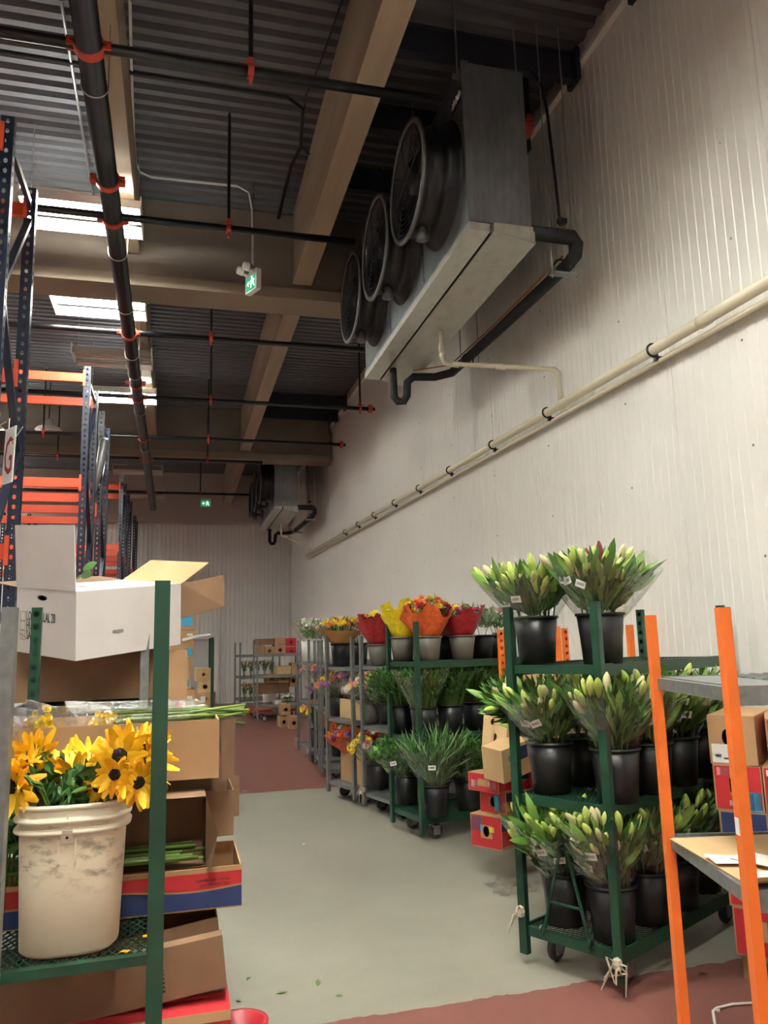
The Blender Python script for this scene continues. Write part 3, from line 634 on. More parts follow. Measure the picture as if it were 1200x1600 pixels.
def cart(name, label, loc, rz, W, L, H, shelves, m, deck='mesh', holes=True, group=None, wheels=True, post_top=None, foot=.06, rail_h=.055, post_w=.044, handle=False):
    c = thing(name, label, 'cart', (loc[0], loc[1], 0), rz, group)
    bpy.context.view_layer.update()
    mm = M[m]; heights = post_top or {}
    pm_ = {}
    for i, (x, y) in enumerate(((0,0), (0,W), (L,0), (L,W))):
        h = heights.get(i, H)-foot
        if h not in pm_: pm_[h] = post_mesh(h, mm, holes, post_w)
        mt = Matrix.Translation((x, y, foot)) @ (Matrix.Rotation(math.pi, 4, 'Z') if x > 0 else Matrix.Identity(4)); put('post', pm_[h], c, mt)
    for k, z in enumerate(shelves):
        if deck == 'mesh': s = lattice(.028, L-.028, .01, W-.01, z-.006, M['mesh_green'] if m == 'green' else M['mesh_grey'], c)
        else: s = MB().box((.028, .008, z-.012), (L-.028, W-.008, z-.004)).build('shelf', mm, c)
        for y0_ in (-.004, W-.008): MB().box((.018, y0_, z-rail_h), (L-.018, y0_+.012, z+.006)).build('side_rail', mm, s)
        for x0_ in (0, L-.028): MB().box((x0_, .022, z-rail_h*.8), (x0_+.028, W-.022, z)).build('end_rail', mm, s)
    if wheels:
        for x in (.16, L-.16):
            for y in (.07, W-.07):
                f = put('caster', FORK, c, Matrix.Translation((x, y, foot-.06+.005))); put('wheel', WHEEL, f, Matrix.Translation((.0, 0, .062-.005))); put('hub', HUBM, f, Matrix.Translation((0, 0, .057)))
    if handle:
        z = shelves[0]
        MB().tube([(-.02, W*.75, z), (-.01, W*.53, z+.40), (-.0, W*.47, z+.40), (-.02, W*.26, z)], .008, 8).tube([(-.016, W*.655, z+.15), (-.016, W*.345, z+.15)], .007, 8).build('tow_handle', mm, c)
        ring(MB(), (-.012, W*.5, z+.415), .012, .006, 12, 'X').build('handle_eye', mm, c)
        for y in (.76, .25): ring(MB(), (-.022, W*y, z+.01), .02, .007, 10, 'Y').build('handle_hook', mm, c)
    return c

def carton(label, w, d, h, m='card', loc=(0,0,0), rz=0, rot=None, open_top=False, flaps=(), holes=(), stickers=(), bands=(), name='cardboard_box', cat='box', group=None, front_open=False, mtx_=None, tape=False):
    """origin at the middle of the bottom; front face is -y. holes: (face, u, v, ru, rv); stickers: (face,u,v,su,sv,mat)"""
    t = thing(name, label, cat, loc, rz, group, rot)
    if mtx_ is not None: t.matrix_world = mtx_
    th = .005; X, Y = w/2, d/2
    faces = {'front': (Vector((-X,-Y,0)), Vector((1,0,0)), Vector((0,0,1)), w, h, Vector((0,-1,0))), 'back': (Vector((X,Y,0)), Vector((-1,0,0)), Vector((0,0,1)), w, h, Vector((0,1,0))),
             'left': (Vector((-X,Y,0)), Vector((0,-1,0)), Vector((0,0,1)), d, h, Vector((-1,0,0))), 'right': (Vector((X,-Y,0)), Vector((0,1,0)), Vector((0,0,1)), d, h, Vector((1,0,0))),
             'top': (Vector((-X,-Y,h)), Vector((1,0,0)), Vector((0,1,0)), w, d, Vector((0,0,1)))}
    b = MB(); b.add([(-X,-Y,0),(X,-Y,0),(X,Y,0),(-X,Y,0)], [(0,3,2,1)])
    b.add([(-X+th,-Y+th,th),(X-th,-Y+th,th),(X-th,Y-th,th),(-X+th,Y-th,th)], [(0,1,2,3)])
    for fn, (o, u, v, fu, fv, n) in faces.items():
        if (fn == 'top' and open_top) or (fn == 'front' and front_open): continue
        hs = [q for q in holes if q[0] == fn]
        for off, flip in ((0, False), (-th, True)):
            base = o+n*off
            if not hs: 
                vs = [base, base+u*fu, base+u*fu+v*fv, base+v*fv]; b.add(vs, [(0,1,2,3)] if not flip else [(3,2,1,0)])
            else:
                us = [0] + [ (hs[i][1]+hs[i+1][1])/2*fu for i in range(len(hs)-1)] + [fu]
                for i, q in enumerate(hs):
                    a0, a1 = us[i], us[i+1]; cu, cv = q[1]*fu, q[2]*fv; N = 16
                    hole = [(cu+q[3]*math.cos(2*math.pi*(k+.5)/N), cv+q[4]*math.sin(2*math.pi*(k+.5)/N)) for k in range(N)]
                    co = [(a1, fv), (a0, fv), (a0, 0), (a1, 0)]
                    vs = [base+u*p[0]+v*p[1] for p in co+hole]; fs = []
                    for k in range(N):
                        k2 = (k+1) % N; q1, q2 = int((k+.5)/N*4), int((k2+.5)/N*4) % 4
                        fs.append((q1, 4+k2, 4+k) if q1 == q2 else (q1, q2, 4+k2, 4+k))
                    b.add(vs, [tuple(reversed(f)) for f in fs] if flip else fs)
    if open_top:
        for (o, u, v, fu, fv, n) in [faces[k] for k in ('front', 'back', 'left', 'right')]:
            p = o+v*fv; b.add([p, p+u*fu, p+u*fu-n*th, p-n*th], [(0,1,2,3)])
    body = b.build('body', M[m], t)
    for (edge, ln, ang, fm) in flaps:
        key, _, side = edge.partition(':')
        o, u, v, fu, fv, n = faces[key]
        if side == 'end':      # flap hinged on the vertical edge at the far right of this face
            p = o+u*fu; hd, out = v*fv, (u*math.cos(ang)+n*math.sin(ang))*ln
        else:
            p = o+v*fv; hd, out = u*fu, (v*math.cos(ang)+n*math.sin(ang))*ln
        nn = hd.normalized().cross(out.normalized())*.005
        f = MB().add([p, p+hd, p+hd+out, p+out, p+nn, p+hd+nn, p+hd+out+nn, p+out+nn], [(0,3,2,1), (4,5,6,7), (0,1,5,4), (1,2,6,5), (2,3,7,6), (3,0,4,7)]); f.build('flap', M[fm or m], t)
    for (fn, u0, v0, su, sv, sm) in stickers:
        o, u, v, fu, fv, n = faces[fn]; p = o+u*(u0*fu)+v*(v0*fv)+n*.0012; a, c_ = u*(su*fu), v*(sv*fv)
        MB().add([p, p+a, p+a+c_, p+c_, p-n*.001, p+a-n*.001, p+a+c_-n*.001, p+c_-n*.001], [(0,1,2,3), (0,4,5,1), (1,5,6,2), (2,6,7,3), (3,7,4,0)]).build('sticker' if sm in ('sticker','pink','bluest','redst','yellowst','paper') else 'printed_panel', M[sm], t)
    for (fn, fu0, sm, fv0, fv1, wave) in bands:      # printed band with a wavy upper edge
        o, u, v, fu, fv, n = faces[fn]; N = 14; vs = []; 
        for k in range(N+1):
            q = k/N; wz = wave*math.sin(q*math.pi*2+fu0)
            vs += [o+u*(q*fu)+v*(fv*(fv0+(wave*math.sin(q*math.pi*2+fu0) if fv0 > .02 else 0)))+n*.0011, o+u*(q*fu)+v*(fv*min(1, fv1+wz))+n*.0011]
        MB().add(vs, [(2*k, 2*k+2, 2*k+3, 2*k+1) for k in range(N)]).build('printed_band', M[sm], t)
    if tape:
        o, u, v, fu, fv, n = faces['top']
        MB().box((-X-.001, -.025, h), (X+.001, .025, h+.001)).box((X, -.025, h-.08), (X+.001, .025, h)).box((-X-.001, -.025, h-.08), (-X, .025, h)).build('tape', M['tape'], t)
    return t
def rcarton(label, x0, y0, x1, y1, Y, depth, m='card', **kw):
    """upright box whose front face fills a pixel rectangle on the plane y = Y"""
    a = P((x0+x1)/2, y1, 'Y', Y); b = P((x0+x1)/2, y0, 'Y', Y); w_ = P(x1, (y0+y1)/2, 'Y', Y).x - P(x0, (y0+y1)/2, 'Y', Y).x
    return carton(label, w_, depth, b.z-a.z, m, (a.x, Y+depth/2, a.z), **kw)

# buckets
def bucket_meshes(rt, rb, h, m):
    body = MB().lathe([(.001, .004), (rb, 0), (rb+.004, .0), (rb+(rt-rb)*.5, h*.5), (rt, h), (rt-.004, h), (rb, .03), (.001, .03)], 28, capb=False).mesh('bucket_body', m, True)
    rim = MB().lathe([(rt, h-.012), (rt+.007, h-.010), (rt+.007, h+.001), (rt-.004, h+.002), (rt-.004, h-.01)], 28, capb=False).mesh('rim', m, True)
    return body, rim
BK = {'black': bucket_meshes(.118, .092, .25, M['bucket']), 'grey': bucket_meshes(.118, .085, .21, M['gbucket']), 'white': bucket_meshes(.13, .115, .33, M['white']), 'dark': bucket_meshes(.118, .09, .21, M['bucket'])}
def bucket(kind, label, loc, group='flower buckets', s=1.0):
    t = thing('flower_bucket', label, 'bucket', loc, rnd.random()*6, group); t.scale = (s, s, s)
    obj('body', BK[kind][0], t); obj('rim', BK[kind][1], t); return t

# leaves, buds and blooms shared by the bunches
def leaf_mesh(ln, wd, bend, m, n=5, fold=.25):
    vs = []; fs = []
    for i in range(n+1):
        q = i/n; z = ln*(q - .10*bend*q*q); x = bend*ln*.45*q*q; hw = wd*.5*math.sin(math.pi*min(1, .08+q*.92))**.8 if q < 1 else .0005
        vs += [(x+hw*fold, -hw, z), (x, 0, z), (x+hw*fold, hw, z)]
    for i in range(n):
        a = 3*i; fs += [(a, a+1, a+4, a+3), (a+1, a+2, a+5, a+4)]
    return MB().add(vs, fs).mesh('leaf', m, True)
def bud_mesh(ln, r, m): return MB().lathe([(r*.35, 0), (r*.62, ln*.15), (r*.95, ln*.45), (r, ln*.62), (r*.75, ln*.82), (r*.3, ln*.96), (.001, ln)], 8, capb=True).mesh('bud', m, True)
LILY_LEAF = [leaf_mesh(.15, .036, .4, M['leaf1']), leaf_mesh(.16, .034, .7, M['leaf2']), leaf_mesh(.13, .036, .2, M['leaf3']), leaf_mesh(.15, .038, .3, M['leaf2'])]
LILY_BUD = [bud_mesh(.09, .016, M['bud1']), bud_mesh(.105, .018, M['bud2']), bud_mesh(.08, .015, M['bud1']), bud_mesh(.095, .018, M['bud3'])]
WINE_BUD = bud_mesh(.15, .019, M['bud4'])
TAGM2 = MB().box((-.028, -.001, -.018), (.028, .001, .018)).mesh('tag', M['sticker'])
BARS = MB()
for k in range(7): BARS.box((-.02+k*.0058, -.0016, -.006), (-.02+k*.0058+.0026, -.001, .008))
BARS = BARS.mesh('barcode', M['ink'])
def sleeve_mesh(r0, r1, z0, z1, seed, m, gap=0.0, wav=.09, n=26, name='sleeve', rings=6, peak=0.0):
    r = random.Random(seed); ph = [r.random()*6.28 for _ in range(3)]; vs = []; fs = []
    for i in range(rings+1):
        q = i/rings
        for k in range(n):
            a = 2*math.pi*k/n; cr = 1+wav*q*(math.sin(5*a+ph[0])*.5+math.sin(9*a+ph[1])*.5)+.05*(1-q)*math.sin(7*a+ph[2])
            rr = (r0+(r1-r0)*(q**.8))*cr; z = z0+(z1-z0)*q+q*q*(z1-z0)*(.10*math.sin(2*a+ph[2])+.05*math.sin(6*a+ph[0])+peak*(1 if (k//3) % 2 else -.2))
            vs.append((rr*math.cos(a), rr*math.sin(a), z))
    for i in range(rings):
        for k in range(n):
            k2 = (k+1) % n; fs.append((i*n+k, i*n+k2, (i+1)*n+k2, (i+1)*n+k))
    return MB().add(vs, fs).mesh(name, m, True)
def lily_bunch(label, loc, seed, spread=.21, height=.36, nb=20, nl=46, tags=1, wine=0, lean=(0,0), sleeve=True, paper=False, group='wrapped lily bunches', face=None):
    r = random.Random(seed); t = thing('lily_bunch', label, 'flowers', loc, group=group); t.rotation_euler = (lean[0], lean[1], 0)
    face = face if face is not None else R_(215)
    stems = MB()
    def pos(q, a, k): # point within the flaring bunch; q radius 0..1, k height 0..1
        rr = (.05+ (spread-.05)*(k**.9))*q; return Vector((rr*math.cos(a), rr*math.sin(a), .02+height*k*(1-.22*q*q)))
    for i in range(14):
        a = r.random()*6.28; q = math.sqrt(r.random()); stems.tube([(.05*q*math.cos(a), .05*q*math.sin(a), -.2), tuple(pos(q, a, .35)), tuple(pos(q, a, .85))], .0045, 5)
    stems.build('stems', M['stem2'], t)
    fill = [MB(), MB(), MB()]
    for i in range(380):
        a = r.random()*6.28; q = math.sqrt(r.random()); k = .02+.75*r.random()**1.2; p = pos(q, a, k)
        ax = Vector((math.cos(a)*q*.8+r.uniform(-.5,.5), math.sin(a)*q*.8+r.uniform(-.5,.5), .9)).normalized(); sd = ax.cross(Vector((r.uniform(-1,1), r.uniform(-1,1), r.uniform(-1,1)))).normalized(); ln = .10+.05*r.random(); wd = .022+.012*r.random(); nn = ax.cross(sd)*wd*.25
        fill[r.randrange(3)].add([p, p+ax*ln*.45+sd*wd/2+nn, p+ax*ln, p+ax*ln*.45-sd*wd/2+nn, p+ax*ln*.45], [(0,4,1), (4,2,1), (0,3,4), (4,3,2)])
    for b, m_ in zip(fill, ('leaf1', 'leaf3', 'fol2')): b.build('inner_leaves', M[m_], t, kind='stuff')
    for i in range(int(nl*1.5)):
        a = r.random()*6.28; q = .25+.75*math.sqrt(r.random()); k = .10+.68*r.random(); p = pos(q, a, k)
        d = Vector((math.cos(a)*(.25+.75*q), math.sin(a)*(.25+.75*q), .75+.5*r.random())) + Vector((r.uniform(-.3,.3), r.uniform(-.3,.3), r.uniform(-.2,.3)))
        put('leaf', LILY_LEAF[r.randrange(4)], t, aim(p, d, math.pi/2*r.choice((1,-1,0,2))+a, .75+.55*r.random()))
    for i in range(int(nb*1.35)):
        a = face+r.gauss(0, 1.05) if r.random() < .75 else r.random()*6.28; q = .35+.62*math.sqrt(r.random()); k = .5+.45*r.random(); p = pos(q, a, k)
        d = Vector((math.cos(a)*.6*q, math.sin(a)*.6*q, .9)) + Vector((r.uniform(-.35,.35), r.uniform(-.35,.35), 0))
        put('bud', LILY_BUD[r.choice((0,0,1,1,2,3))], t, aim(p, d, 0, .8+.4*r.random()))
    for i in range(wine):
        a = face+r.gauss(0, .5); p = pos(.75, a, .45+.3*r.random()); put('wine_bud', WINE_BUD, t, aim(p, (math.cos(a)*.3-.1, math.sin(a)*.3, .9), 0, .8+.3*r.random()))
    if sleeve: obj('sleeve', sleeve_mesh(.075, spread*1.08, -.03, height*.92, seed, M['film']), t)
    for i in range(tags+(1 if tags else 0)):
        a = face+r.uniform(-.8, .8); p = pos(1.06, a, .35+.5*r.random()); n = Vector((math.cos(a), math.sin(a), -.25)).normalized(); u = Vector((-math.sin(a), math.cos(a), r.uniform(-.4, .4))).normalized(); v = n.cross(u)
        g = put('tag', TAGM2, t, mtx(p, u, -n, v if v.z > 0 else v)); put('barcode', BARS, g, Matrix.Identity(4)); 
    return t
def greens(label, loc, seed, spread, height, n, mats, leafw=.018, leafl=.05, up=.6, name='greenery_bunch', group='bunches of cut greenery', sleeve=True, lean=(0,0), tags=0, frond=False, cat='greenery'):
    r = random.Random(seed); t = thing(name, label, cat, loc, group=group); t.rotation_euler = (lean[0], lean[1], 0)
    parts = [MB() for _ in mats]; st = MB()
    for i in range(n):
        a = r.random()*6.28; q = math.sqrt(r.random()); k = .15+.85*r.random()
        base = Vector((.05*q*math.cos(a), .05*q*math.sin(a), 0)); tip = Vector((spread*q*math.cos(a), spread*q*math.sin(a), height*(1-.18*q*q)))
        p = base.lerp(tip, k); d = (tip-base).normalized()
        ax = (d*up + Vector((r.uniform(-1,1), r.uniform(-1,1), r.uniform(-.4,.9)))).normalized(); sd = ax.cross(Vector((r.uniform(-1,1), r.uniform(-1,1), r.uniform(-1,1)))).normalized()
        ln = leafl*(.7+.6*r.random()); wd = leafw*(.7+.6*r.random()); nn = ax.cross(sd)*wd*.3
        parts[r.randrange(len(mats))].add([p, p+ax*ln*.5+sd*wd/2+nn, p+ax*ln, p+ax*ln*.5-sd*wd/2+nn, p+ax*ln*.5], [(0,4,1), (4,2,1), (0,3,4), (4,3,2)])
        if i % 9 == 0: st.tube([base-Vector((0,0,.15)), base.lerp(tip, .5), tip], .003, 4)
    for b, m_ in zip(parts, mats): b.build('foliage', M[m_], t, kind='stuff')
    st.build('stems', M['stem2'], t)
    if sleeve: obj('sleeve', sleeve_mesh(.075, spread*1.05, -.03, height*.95, seed, M['film']), t)
    for i in range(tags):
        a = R_(225)+r.uniform(-.6, .6); p = Vector((spread*math.cos(a), spread*math.sin(a), height*.55)); nv = Vector((math.cos(a), math.sin(a), 0)); u = Vector((-math.sin(a), math.cos(a), 0)); g = put('tag', TAGM2, t, mtx(p, u, -nv, (0,0,1))); put('barcode', BARS, g, Matrix.Identity(4))
    return t
def bloom_mesh(m, r=.03, n=9, rings=2, flat=.5, ctr=None):
    b = MB()
    for j in range(rings):
        for k in range(n):
            a = 2*math.pi*(k+.5*j)/n; rr = r*(1-.35*j); z = j*r*.25; w_ = math.pi/n*1.1
            d = Vector((math.cos(a), math.sin(a), 0)); sd = Vector((-math.sin(a), math.cos(a), 0))
            b.add([(0,0,z), d*rr*.6+sd*rr*w_*.8+Vector((0,0,z+rr*flat*.25)), d*rr+Vector((0,0,z+rr*flat*(.35+.5*j))), d*rr*.6-sd*rr*w_*.8+Vector((0,0,z+rr*flat*.25))], [(0,1,2,3)])
    b.lathe([(r*.28, r*.1), (r*.2, r*.32), (.001, r*.38)], 8, capb=False)
    return b.mesh('bloom', m, True)
BLOOM = {k: bloom_mesh(M['b_'+k], .034) for k in ('red','pink','orange','yel','pur','white','wine','peach')}
MUM = {k: bloom_mesh(M['b_'+k], .042, 14, 3, .8) for k in ('red','pink','orange','yel','pur','white','wine','peach')}
def bouquet(label, loc, seed, spread, height, cols, nb=16, wrap=None, fol=('fol2','fol3'), nf=90, big=False, lean=(0,0), sleeve=False, wrap_h=.75, name='mixed_bouquet', group='mixed bouquets', face=None, bs=1.0, peak=.25):
    r = random.Random(seed); t = thing(name, label, 'flowers', loc, group=group); t.rotation_euler = (lean[0], lean[1], 0)
    parts = [MB() for _ in fol]
    for i in range(nf):
        a = r.random()*6.28; q = math.sqrt(r.random()); k = .3+.65*r.random(); tip = Vector((spread*q*math.cos(a), spread*q*math.sin(a), height*(1-.15*q*q))); p = tip*k
        ax = (tip.normalized()*.7+Vector((r.uniform(-1,1), r.uniform(-1,1), r.uniform(-.2,1)))).normalized(); sd = ax.cross(Vector((r.uniform(-1,1), r.uniform(-1,1), r.uniform(-1,1)))).normalized(); ln = .06*(.6+.7*r.random())
        parts[r.randrange(len(fol))].add([p, p+ax*ln*.5+sd*.009, p+ax*ln, p+ax*ln*.5-sd*.009], [(0,1,2,3)])
    for b, m_ in zip(parts, fol): b.build('foliage', M[m_], t, kind='stuff')
    st = MB()
    for i in range(nb):
        a = r.random()*6.28; q = math.sqrt((i+.5)/nb); p = Vector((spread*.92*q*math.cos(a), spread*.92*q*math.sin(a), height*(.84+.14*r.random()-.2*q*q)))
        d = Vector((p.x*2.2, p.y*2.2, .35+.4*r.random())) + Vector((-.12, -.25, 0))
        put('bloom', (MUM if big else BLOOM)[r.choice(cols)], t, aim(p, d, r.random()*6, bs*(.75+.5*r.random()))); st.tube([(0,0,-.1), tuple(p*.5), tuple(p)], .003, 4)
    st.build('stems', M['stem2'], t)
    if wrap: obj('paper_wrap', sleeve_mesh(.06, spread*1.05, -.02, height*wrap_h, seed, M[wrap], wav=.12, name='paper_wrap', n=30, peak=peak), t)
    if sleeve: obj('sleeve', sleeve_mesh(.065, spread*1.15, -.03, height*.95, seed+5, M['film']), t)
    return t
# ============================================================ RIGHT SIDE: FRONT GREEN CART WITH LILIES
FC = cart('flower_cart', 'dark green mesh-shelf cart full of lilies, nearest on the right', (1.96, 3.42), R_(28.5), .53, 1.40, 1.775, (.19, .82, 1.47), 'green', handle=True, group='dark green flower carts')
rag = MB()
def rag_knot(parent, p, seed, n=5):
    r = random.Random(seed); b = MB(); b.lathe([(.001, -.03), (.022, -.02), (.026, 0), (.02, .02), (.001, .03)], 8, p, capb=False)
    for i in range(n): b.tube([p, (p[0]+r.uniform(-.04,.0), p[1]+r.uniform(-.05,.05), p[2]+r.uniform(-.03,.05)), (p[0]+r.uniform(-.05,0), p[1]+r.uniform(-.07,.07), p[2]-r.uniform(.02,.13))], [.008, .006, .003], 5)
    return b.build('rag_tie', M['rag'], parent)
rag_knot(FC, (-.02, .0, .15), 1, 7); rag_knot(FC, (-.025, .53, .26), 2, 3)
def set_(c, px, row, xl, z, what, seed, bl, ll, **kw):
    p = spot(c, px, row, xl, z); s = kw.pop('s', 1.0)
    bucket(kw.pop('bk', 'black'), bl, p, s=s); hb = kw.pop('hb', .23)*s
    what(ll, p+Vector((0, 0, hb)), seed, **kw)
LB = lily_bunch
set_(FC, 838, 1000, .17, 1.472, LB, 11, 'black bucket on the left of the lily cart top shelf', 'lily bunch spreading left on the top shelf of the lily cart', spread=.26, height=.27, nb=34, nl=60, tags=1, lean=(R_(4), R_(-6)))
set_(FC, 940, 1000, .17, 1.472, LB, 12, 'black bucket on the top shelf behind the front green post', 'lily bunch on the top shelf with a white tag and a wine-red bud', spread=.28, height=.29, nb=30, nl=64, tags=2, wine=2, lean=(R_(-2), R_(6)))
mid = [(860, .16, 13, 'black bucket front left on the middle shelf of the lily cart', 'lily bunch front left on the middle shelf of the lily cart', dict(wine=0, tags=1, lean=(R_(3), R_(-8)), nb=20)),
       (962, .15, 14, 'black bucket on the middle shelf behind the front green post', 'lily bunch on the middle shelf with dark wine-red buds, behind the front post', dict(wine=4, tags=0, nb=20)),
       (915, .46, 15, 'black bucket standing back in the gap on the middle shelf', 'lily bunch standing back between the two front middle-shelf bunches', dict(nb=12, tags=1)),
       (1015, .45, 16, 'black bucket on the middle shelf left of the nearer orange post', 'lily bunch on the middle shelf just left of the nearer orange post', dict(nb=18, tags=1, wine=1)),
       (958, .78, 17, 'black bucket third row of the middle shelf, wall side', 'lily bunch in the third row of the middle shelf, wall side', dict(nb=6, tags=0)),
       (1058, .74, 18, 'black bucket on the middle shelf right of the nearer orange post', 'lily bunch on the middle shelf right of the nearer orange post', dict(nb=16, tags=2, wine=1)),
       (1010, 1.12, 19, 'black bucket in the far wall-side corner of the middle shelf', 'lily bunch in the far wall-side corner of the middle shelf', dict(nb=6, tags=0)),
       (1098, 1.05, 20, 'black bucket at the right end of the middle shelf', 'lily bunch at the right end of the middle shelf, beside the stacked red boxes', dict(nb=14, tags=1))]
for px, xl, sd, bl, ll, kw in mid: set_(FC, px, 1190, xl, .822, LB, sd, bl, ll, spread=.235, height=.34, nl=54, **kw)
low = [(884, .17, 31, 'black bucket front left on the bottom shelf behind the tow handle', 'lily bunch front left on the bottom shelf, reaching past the green post', dict(tags=2, lean=(R_(6), R_(-12)), nb=34)),
       (956, .14, 32, 'black bucket on the bottom shelf behind the front green post', 'lily bunch on the bottom shelf with a white barcode tag in front of the post', dict(tags=2, nb=34, lean=(R_(-2), R_(-6)))),
       (935, .48, 33, 'black bucket standing back on the bottom shelf', 'lily bunch standing back on the bottom shelf under a square tag', dict(tags=1, nb=14)),
       (1012, .46, 34, 'black bucket on the bottom shelf left of the nearer orange post', 'lily bunch on the bottom shelf left of the nearer orange post', dict(nb=22, tags=1, wine=1)),
       (980, .82, 35, 'black bucket third row of the bottom shelf, wall side', 'lily bunch in the third row of the bottom shelf, wall side', dict(nb=8, tags=0)),
       (1062, .78, 36, 'black bucket on the bottom shelf right of the nearer orange post', 'lily bunch on the bottom shelf right of the nearer orange post', dict(nb=16, tags=1)),
       (1100, 1.12, 37, 'black bucket at the right end of the bottom shelf', 'lily bunch at the right end of the bottom shelf', dict(nb=14, tags=0))]
for px, xl, sd, bl, ll, kw in low: set_(FC, px, 1410, xl, .192, LB, sd, bl, ll, spread=.235, height=.36, nl=56, **kw)
ls = lily_bunch('single sleeved lily bunch poking left past the lily cart post, above the tan boxes', P(812, 1120, 'Y', 4.25), 41, spread=.09, height=.22, nb=5, nl=10, tags=0, lean=(R_(20), R_(-42)), sleeve=True, wine=1)
# ============================================================ MIDDLE GREEN CART
MC = cart('flower_cart', 'dark green cart of greenery and paper-wrapped bouquets behind the lily cart', (1.95, 6.37), R_(10.5), .55, 1.36, 1.775, (.19, .80, 1.44), 'green', group='dark green flower carts')
G = greens
for px, xl, sd, bl, ll, mats, kw in [
    (634, .16, 51, 'black bucket at the left end of the greenery cart bottom shelf', 'bright broad-leaf greens at the left end of the bottom shelf', ('fol4','fol2','fol1'), dict(leafw=.045, leafl=.075, tags=1, lean=(0, R_(-14)))),
    (680, .14, 52, 'black bucket behind the front post on the greenery cart bottom shelf', 'sleeved long-leaf fern fan with a white label on the bottom shelf', ('fol2','fol1','fol3'), dict(leafw=.016, leafl=.19, up=1.6, tags=2)),
    (732, .5, 53, 'black bucket mid-way along the greenery cart bottom shelf', 'dark glossy greens in shiny clear film on the bottom shelf', ('fol1','fol2'), dict(leafw=.03, leafl=.10, tags=0)),
    (770, .85, 54, 'black bucket far along the greenery cart bottom shelf', 'dark greens with a white label far along the bottom shelf', ('fol1','fol1','fol2'), dict(leafw=.03, leafl=.10, tags=1))]:
    set_(MC, px, 1230, xl, .192, G, sd, bl, ll, spread=.26, height=.34, n=900, mats=mats, **kw)
for i, (px, xl, sd, bl, ll) in enumerate([
    (628, .14, 55, 'black bucket left end of the greenery cart middle shelf', 'dark fine-leaf greenery at the left end of the middle shelf'), (662, .16, 56, 'black bucket under the front post on the greenery cart middle shelf', 'dark fine-leaf greenery behind the front post on the middle shelf'),
    (704, .45, 57, 'black bucket centre of the greenery cart middle shelf', 'dark fine-leaf greenery at the centre of the middle shelf'), (742, .80, 58, 'black bucket right of centre on the greenery cart middle shelf', 'dark fine-leaf greenery right of centre on the middle shelf'),
    (775, 1.12, 59, 'black bucket right end of the greenery cart middle shelf', 'dark fine-leaf greenery by the orange slotted post, middle shelf')]):
    set_(MC, px, 1120, xl, .802, G, sd, bl, ll, spread=.27, height=.36, n=2200, mats=('fol1','fol2','fol1','fol2'), leafw=.02, leafl=.05, up=.8, sleeve=(i in (1,)), lean=(0, R_(-6 if i == 0 else 0)))
B = bouquet
top = [(629, .13, 'grey', 61, 'grey bucket with the yellow paper bouquets', 'bouquet in bright yellow tissue paper', dict(cols=('yel','white'), wrap='yelp', nb=9, spread=.19, height=.30, wrap_h=.85, peak=.3, big=True)),
       (669, .16, 'grey', 62, 'grey bucket under the orange and red bouquets', 'tall orange gerbera bouquet in orange and red tissue', dict(cols=('orange','yel','orange','red'), wrap='orap', nb=34, spread=.21, height=.36, big=True, wrap_h=.58)),
       (697, .5, 'dark', 63, 'black bucket between the two grey buckets on the top shelf', 'small-bloom bouquet in dull red tissue between the taller ones', dict(cols=('white','yel','wine','pink'), wrap='pinkp', nb=20, spread=.18, height=.28, wrap_h=.55)),
       (722, .5, 'grey', 64, 'grey bucket with the red tissue bouquet', 'bouquet in deep red tissue with yellow and red blooms', dict(cols=('red','yel','wine'), wrap='redp', nb=20, spread=.19, height=.30, wrap_h=.68)),
       (752, .85, 'dark', 65, 'black bucket with silvery foliage on the top shelf', 'silvery grey foliage spray on the top shelf', dict(cols=('white',), wrap=None, nb=3, fol=('fol3','fol3'), nf=420, spread=.22, height=.28)),
       (780, 1.15, 'dark', 66, 'black bucket at the right end of the top shelf, by the orange slotted post', 'pale pink bouquet beside the lily cart post on the top shelf', dict(cols=('peach','peach','pink'), wrap=None, nb=7, fol=('fol3','fol2'), nf=200, spread=.2, height=.28, big=True))]
for px, xl, bk, sd, bl, ll, kw in top: set_(MC, px, 1005, xl, 1.442, B, sd, bl, ll, bk=bk, hb=.19, **kw)
p = spot(MC, 645, 985, .5, 1.44); B('bouquet in wine-red tissue showing behind the yellow one', p+Vector((-.05, .1, .2)), 67, spread=.15, height=.26, cols=('wine','red'), wrap='redp', nb=10); 
# ============================================================ GALVANISED TROLLEYS
def gcart(label, F, L_, H, shelves, length=1.25, **kw):
    F, L_ = Vector(F), Vector(L_); s = L_-F; W = s.length; rz = math.atan2(s.y, s.x)-math.pi/2
    return cart('galvanised_trolley', label, F, rz, W, length, H, shelves, 'gal', deck='sheet', holes=False, group='galvanised flower trolleys', rail_h=.04, post_w=.04, **kw)
G2 = gcart('galvanised trolley squeezed against the green greenery cart', (1.93, 7.20), (1.79, 7.75), 1.68, (.17, .80, 1.38), wheels=True)
G1 = gcart('galvanised trolley with a tall brown box on its base', (1.75, 7.99), (1.59, 8.57), 1.68, (.17, .82, 1.36), post_top={1: 1.79})
G5 = gcart('low pinkish-based trolley half hidden behind the brown box trolley', (1.73, 9.25), (1.75, 9.78), 1.66, (.17, .8, 1.36))
G4 = gcart('galvanised trolley with orange-wrapped flowers behind the brown box trolley', (1.74, 9.95), (1.80, 10.6), 1.66, (.17, .8, 1.36))
G3 = gcart('farthest tall galvanised trolley with tied rags, on the red floor', (1.77, 10.9), (1.78, 12.0), 1.68, (.17, .8, 1.36))
rag_knot(G3, (-.02, 0, .17), 5); rag_knot(G3, (-.02, 1.1, .22), 6); rag_knot(G2, (-.02, .55, .2), 7)
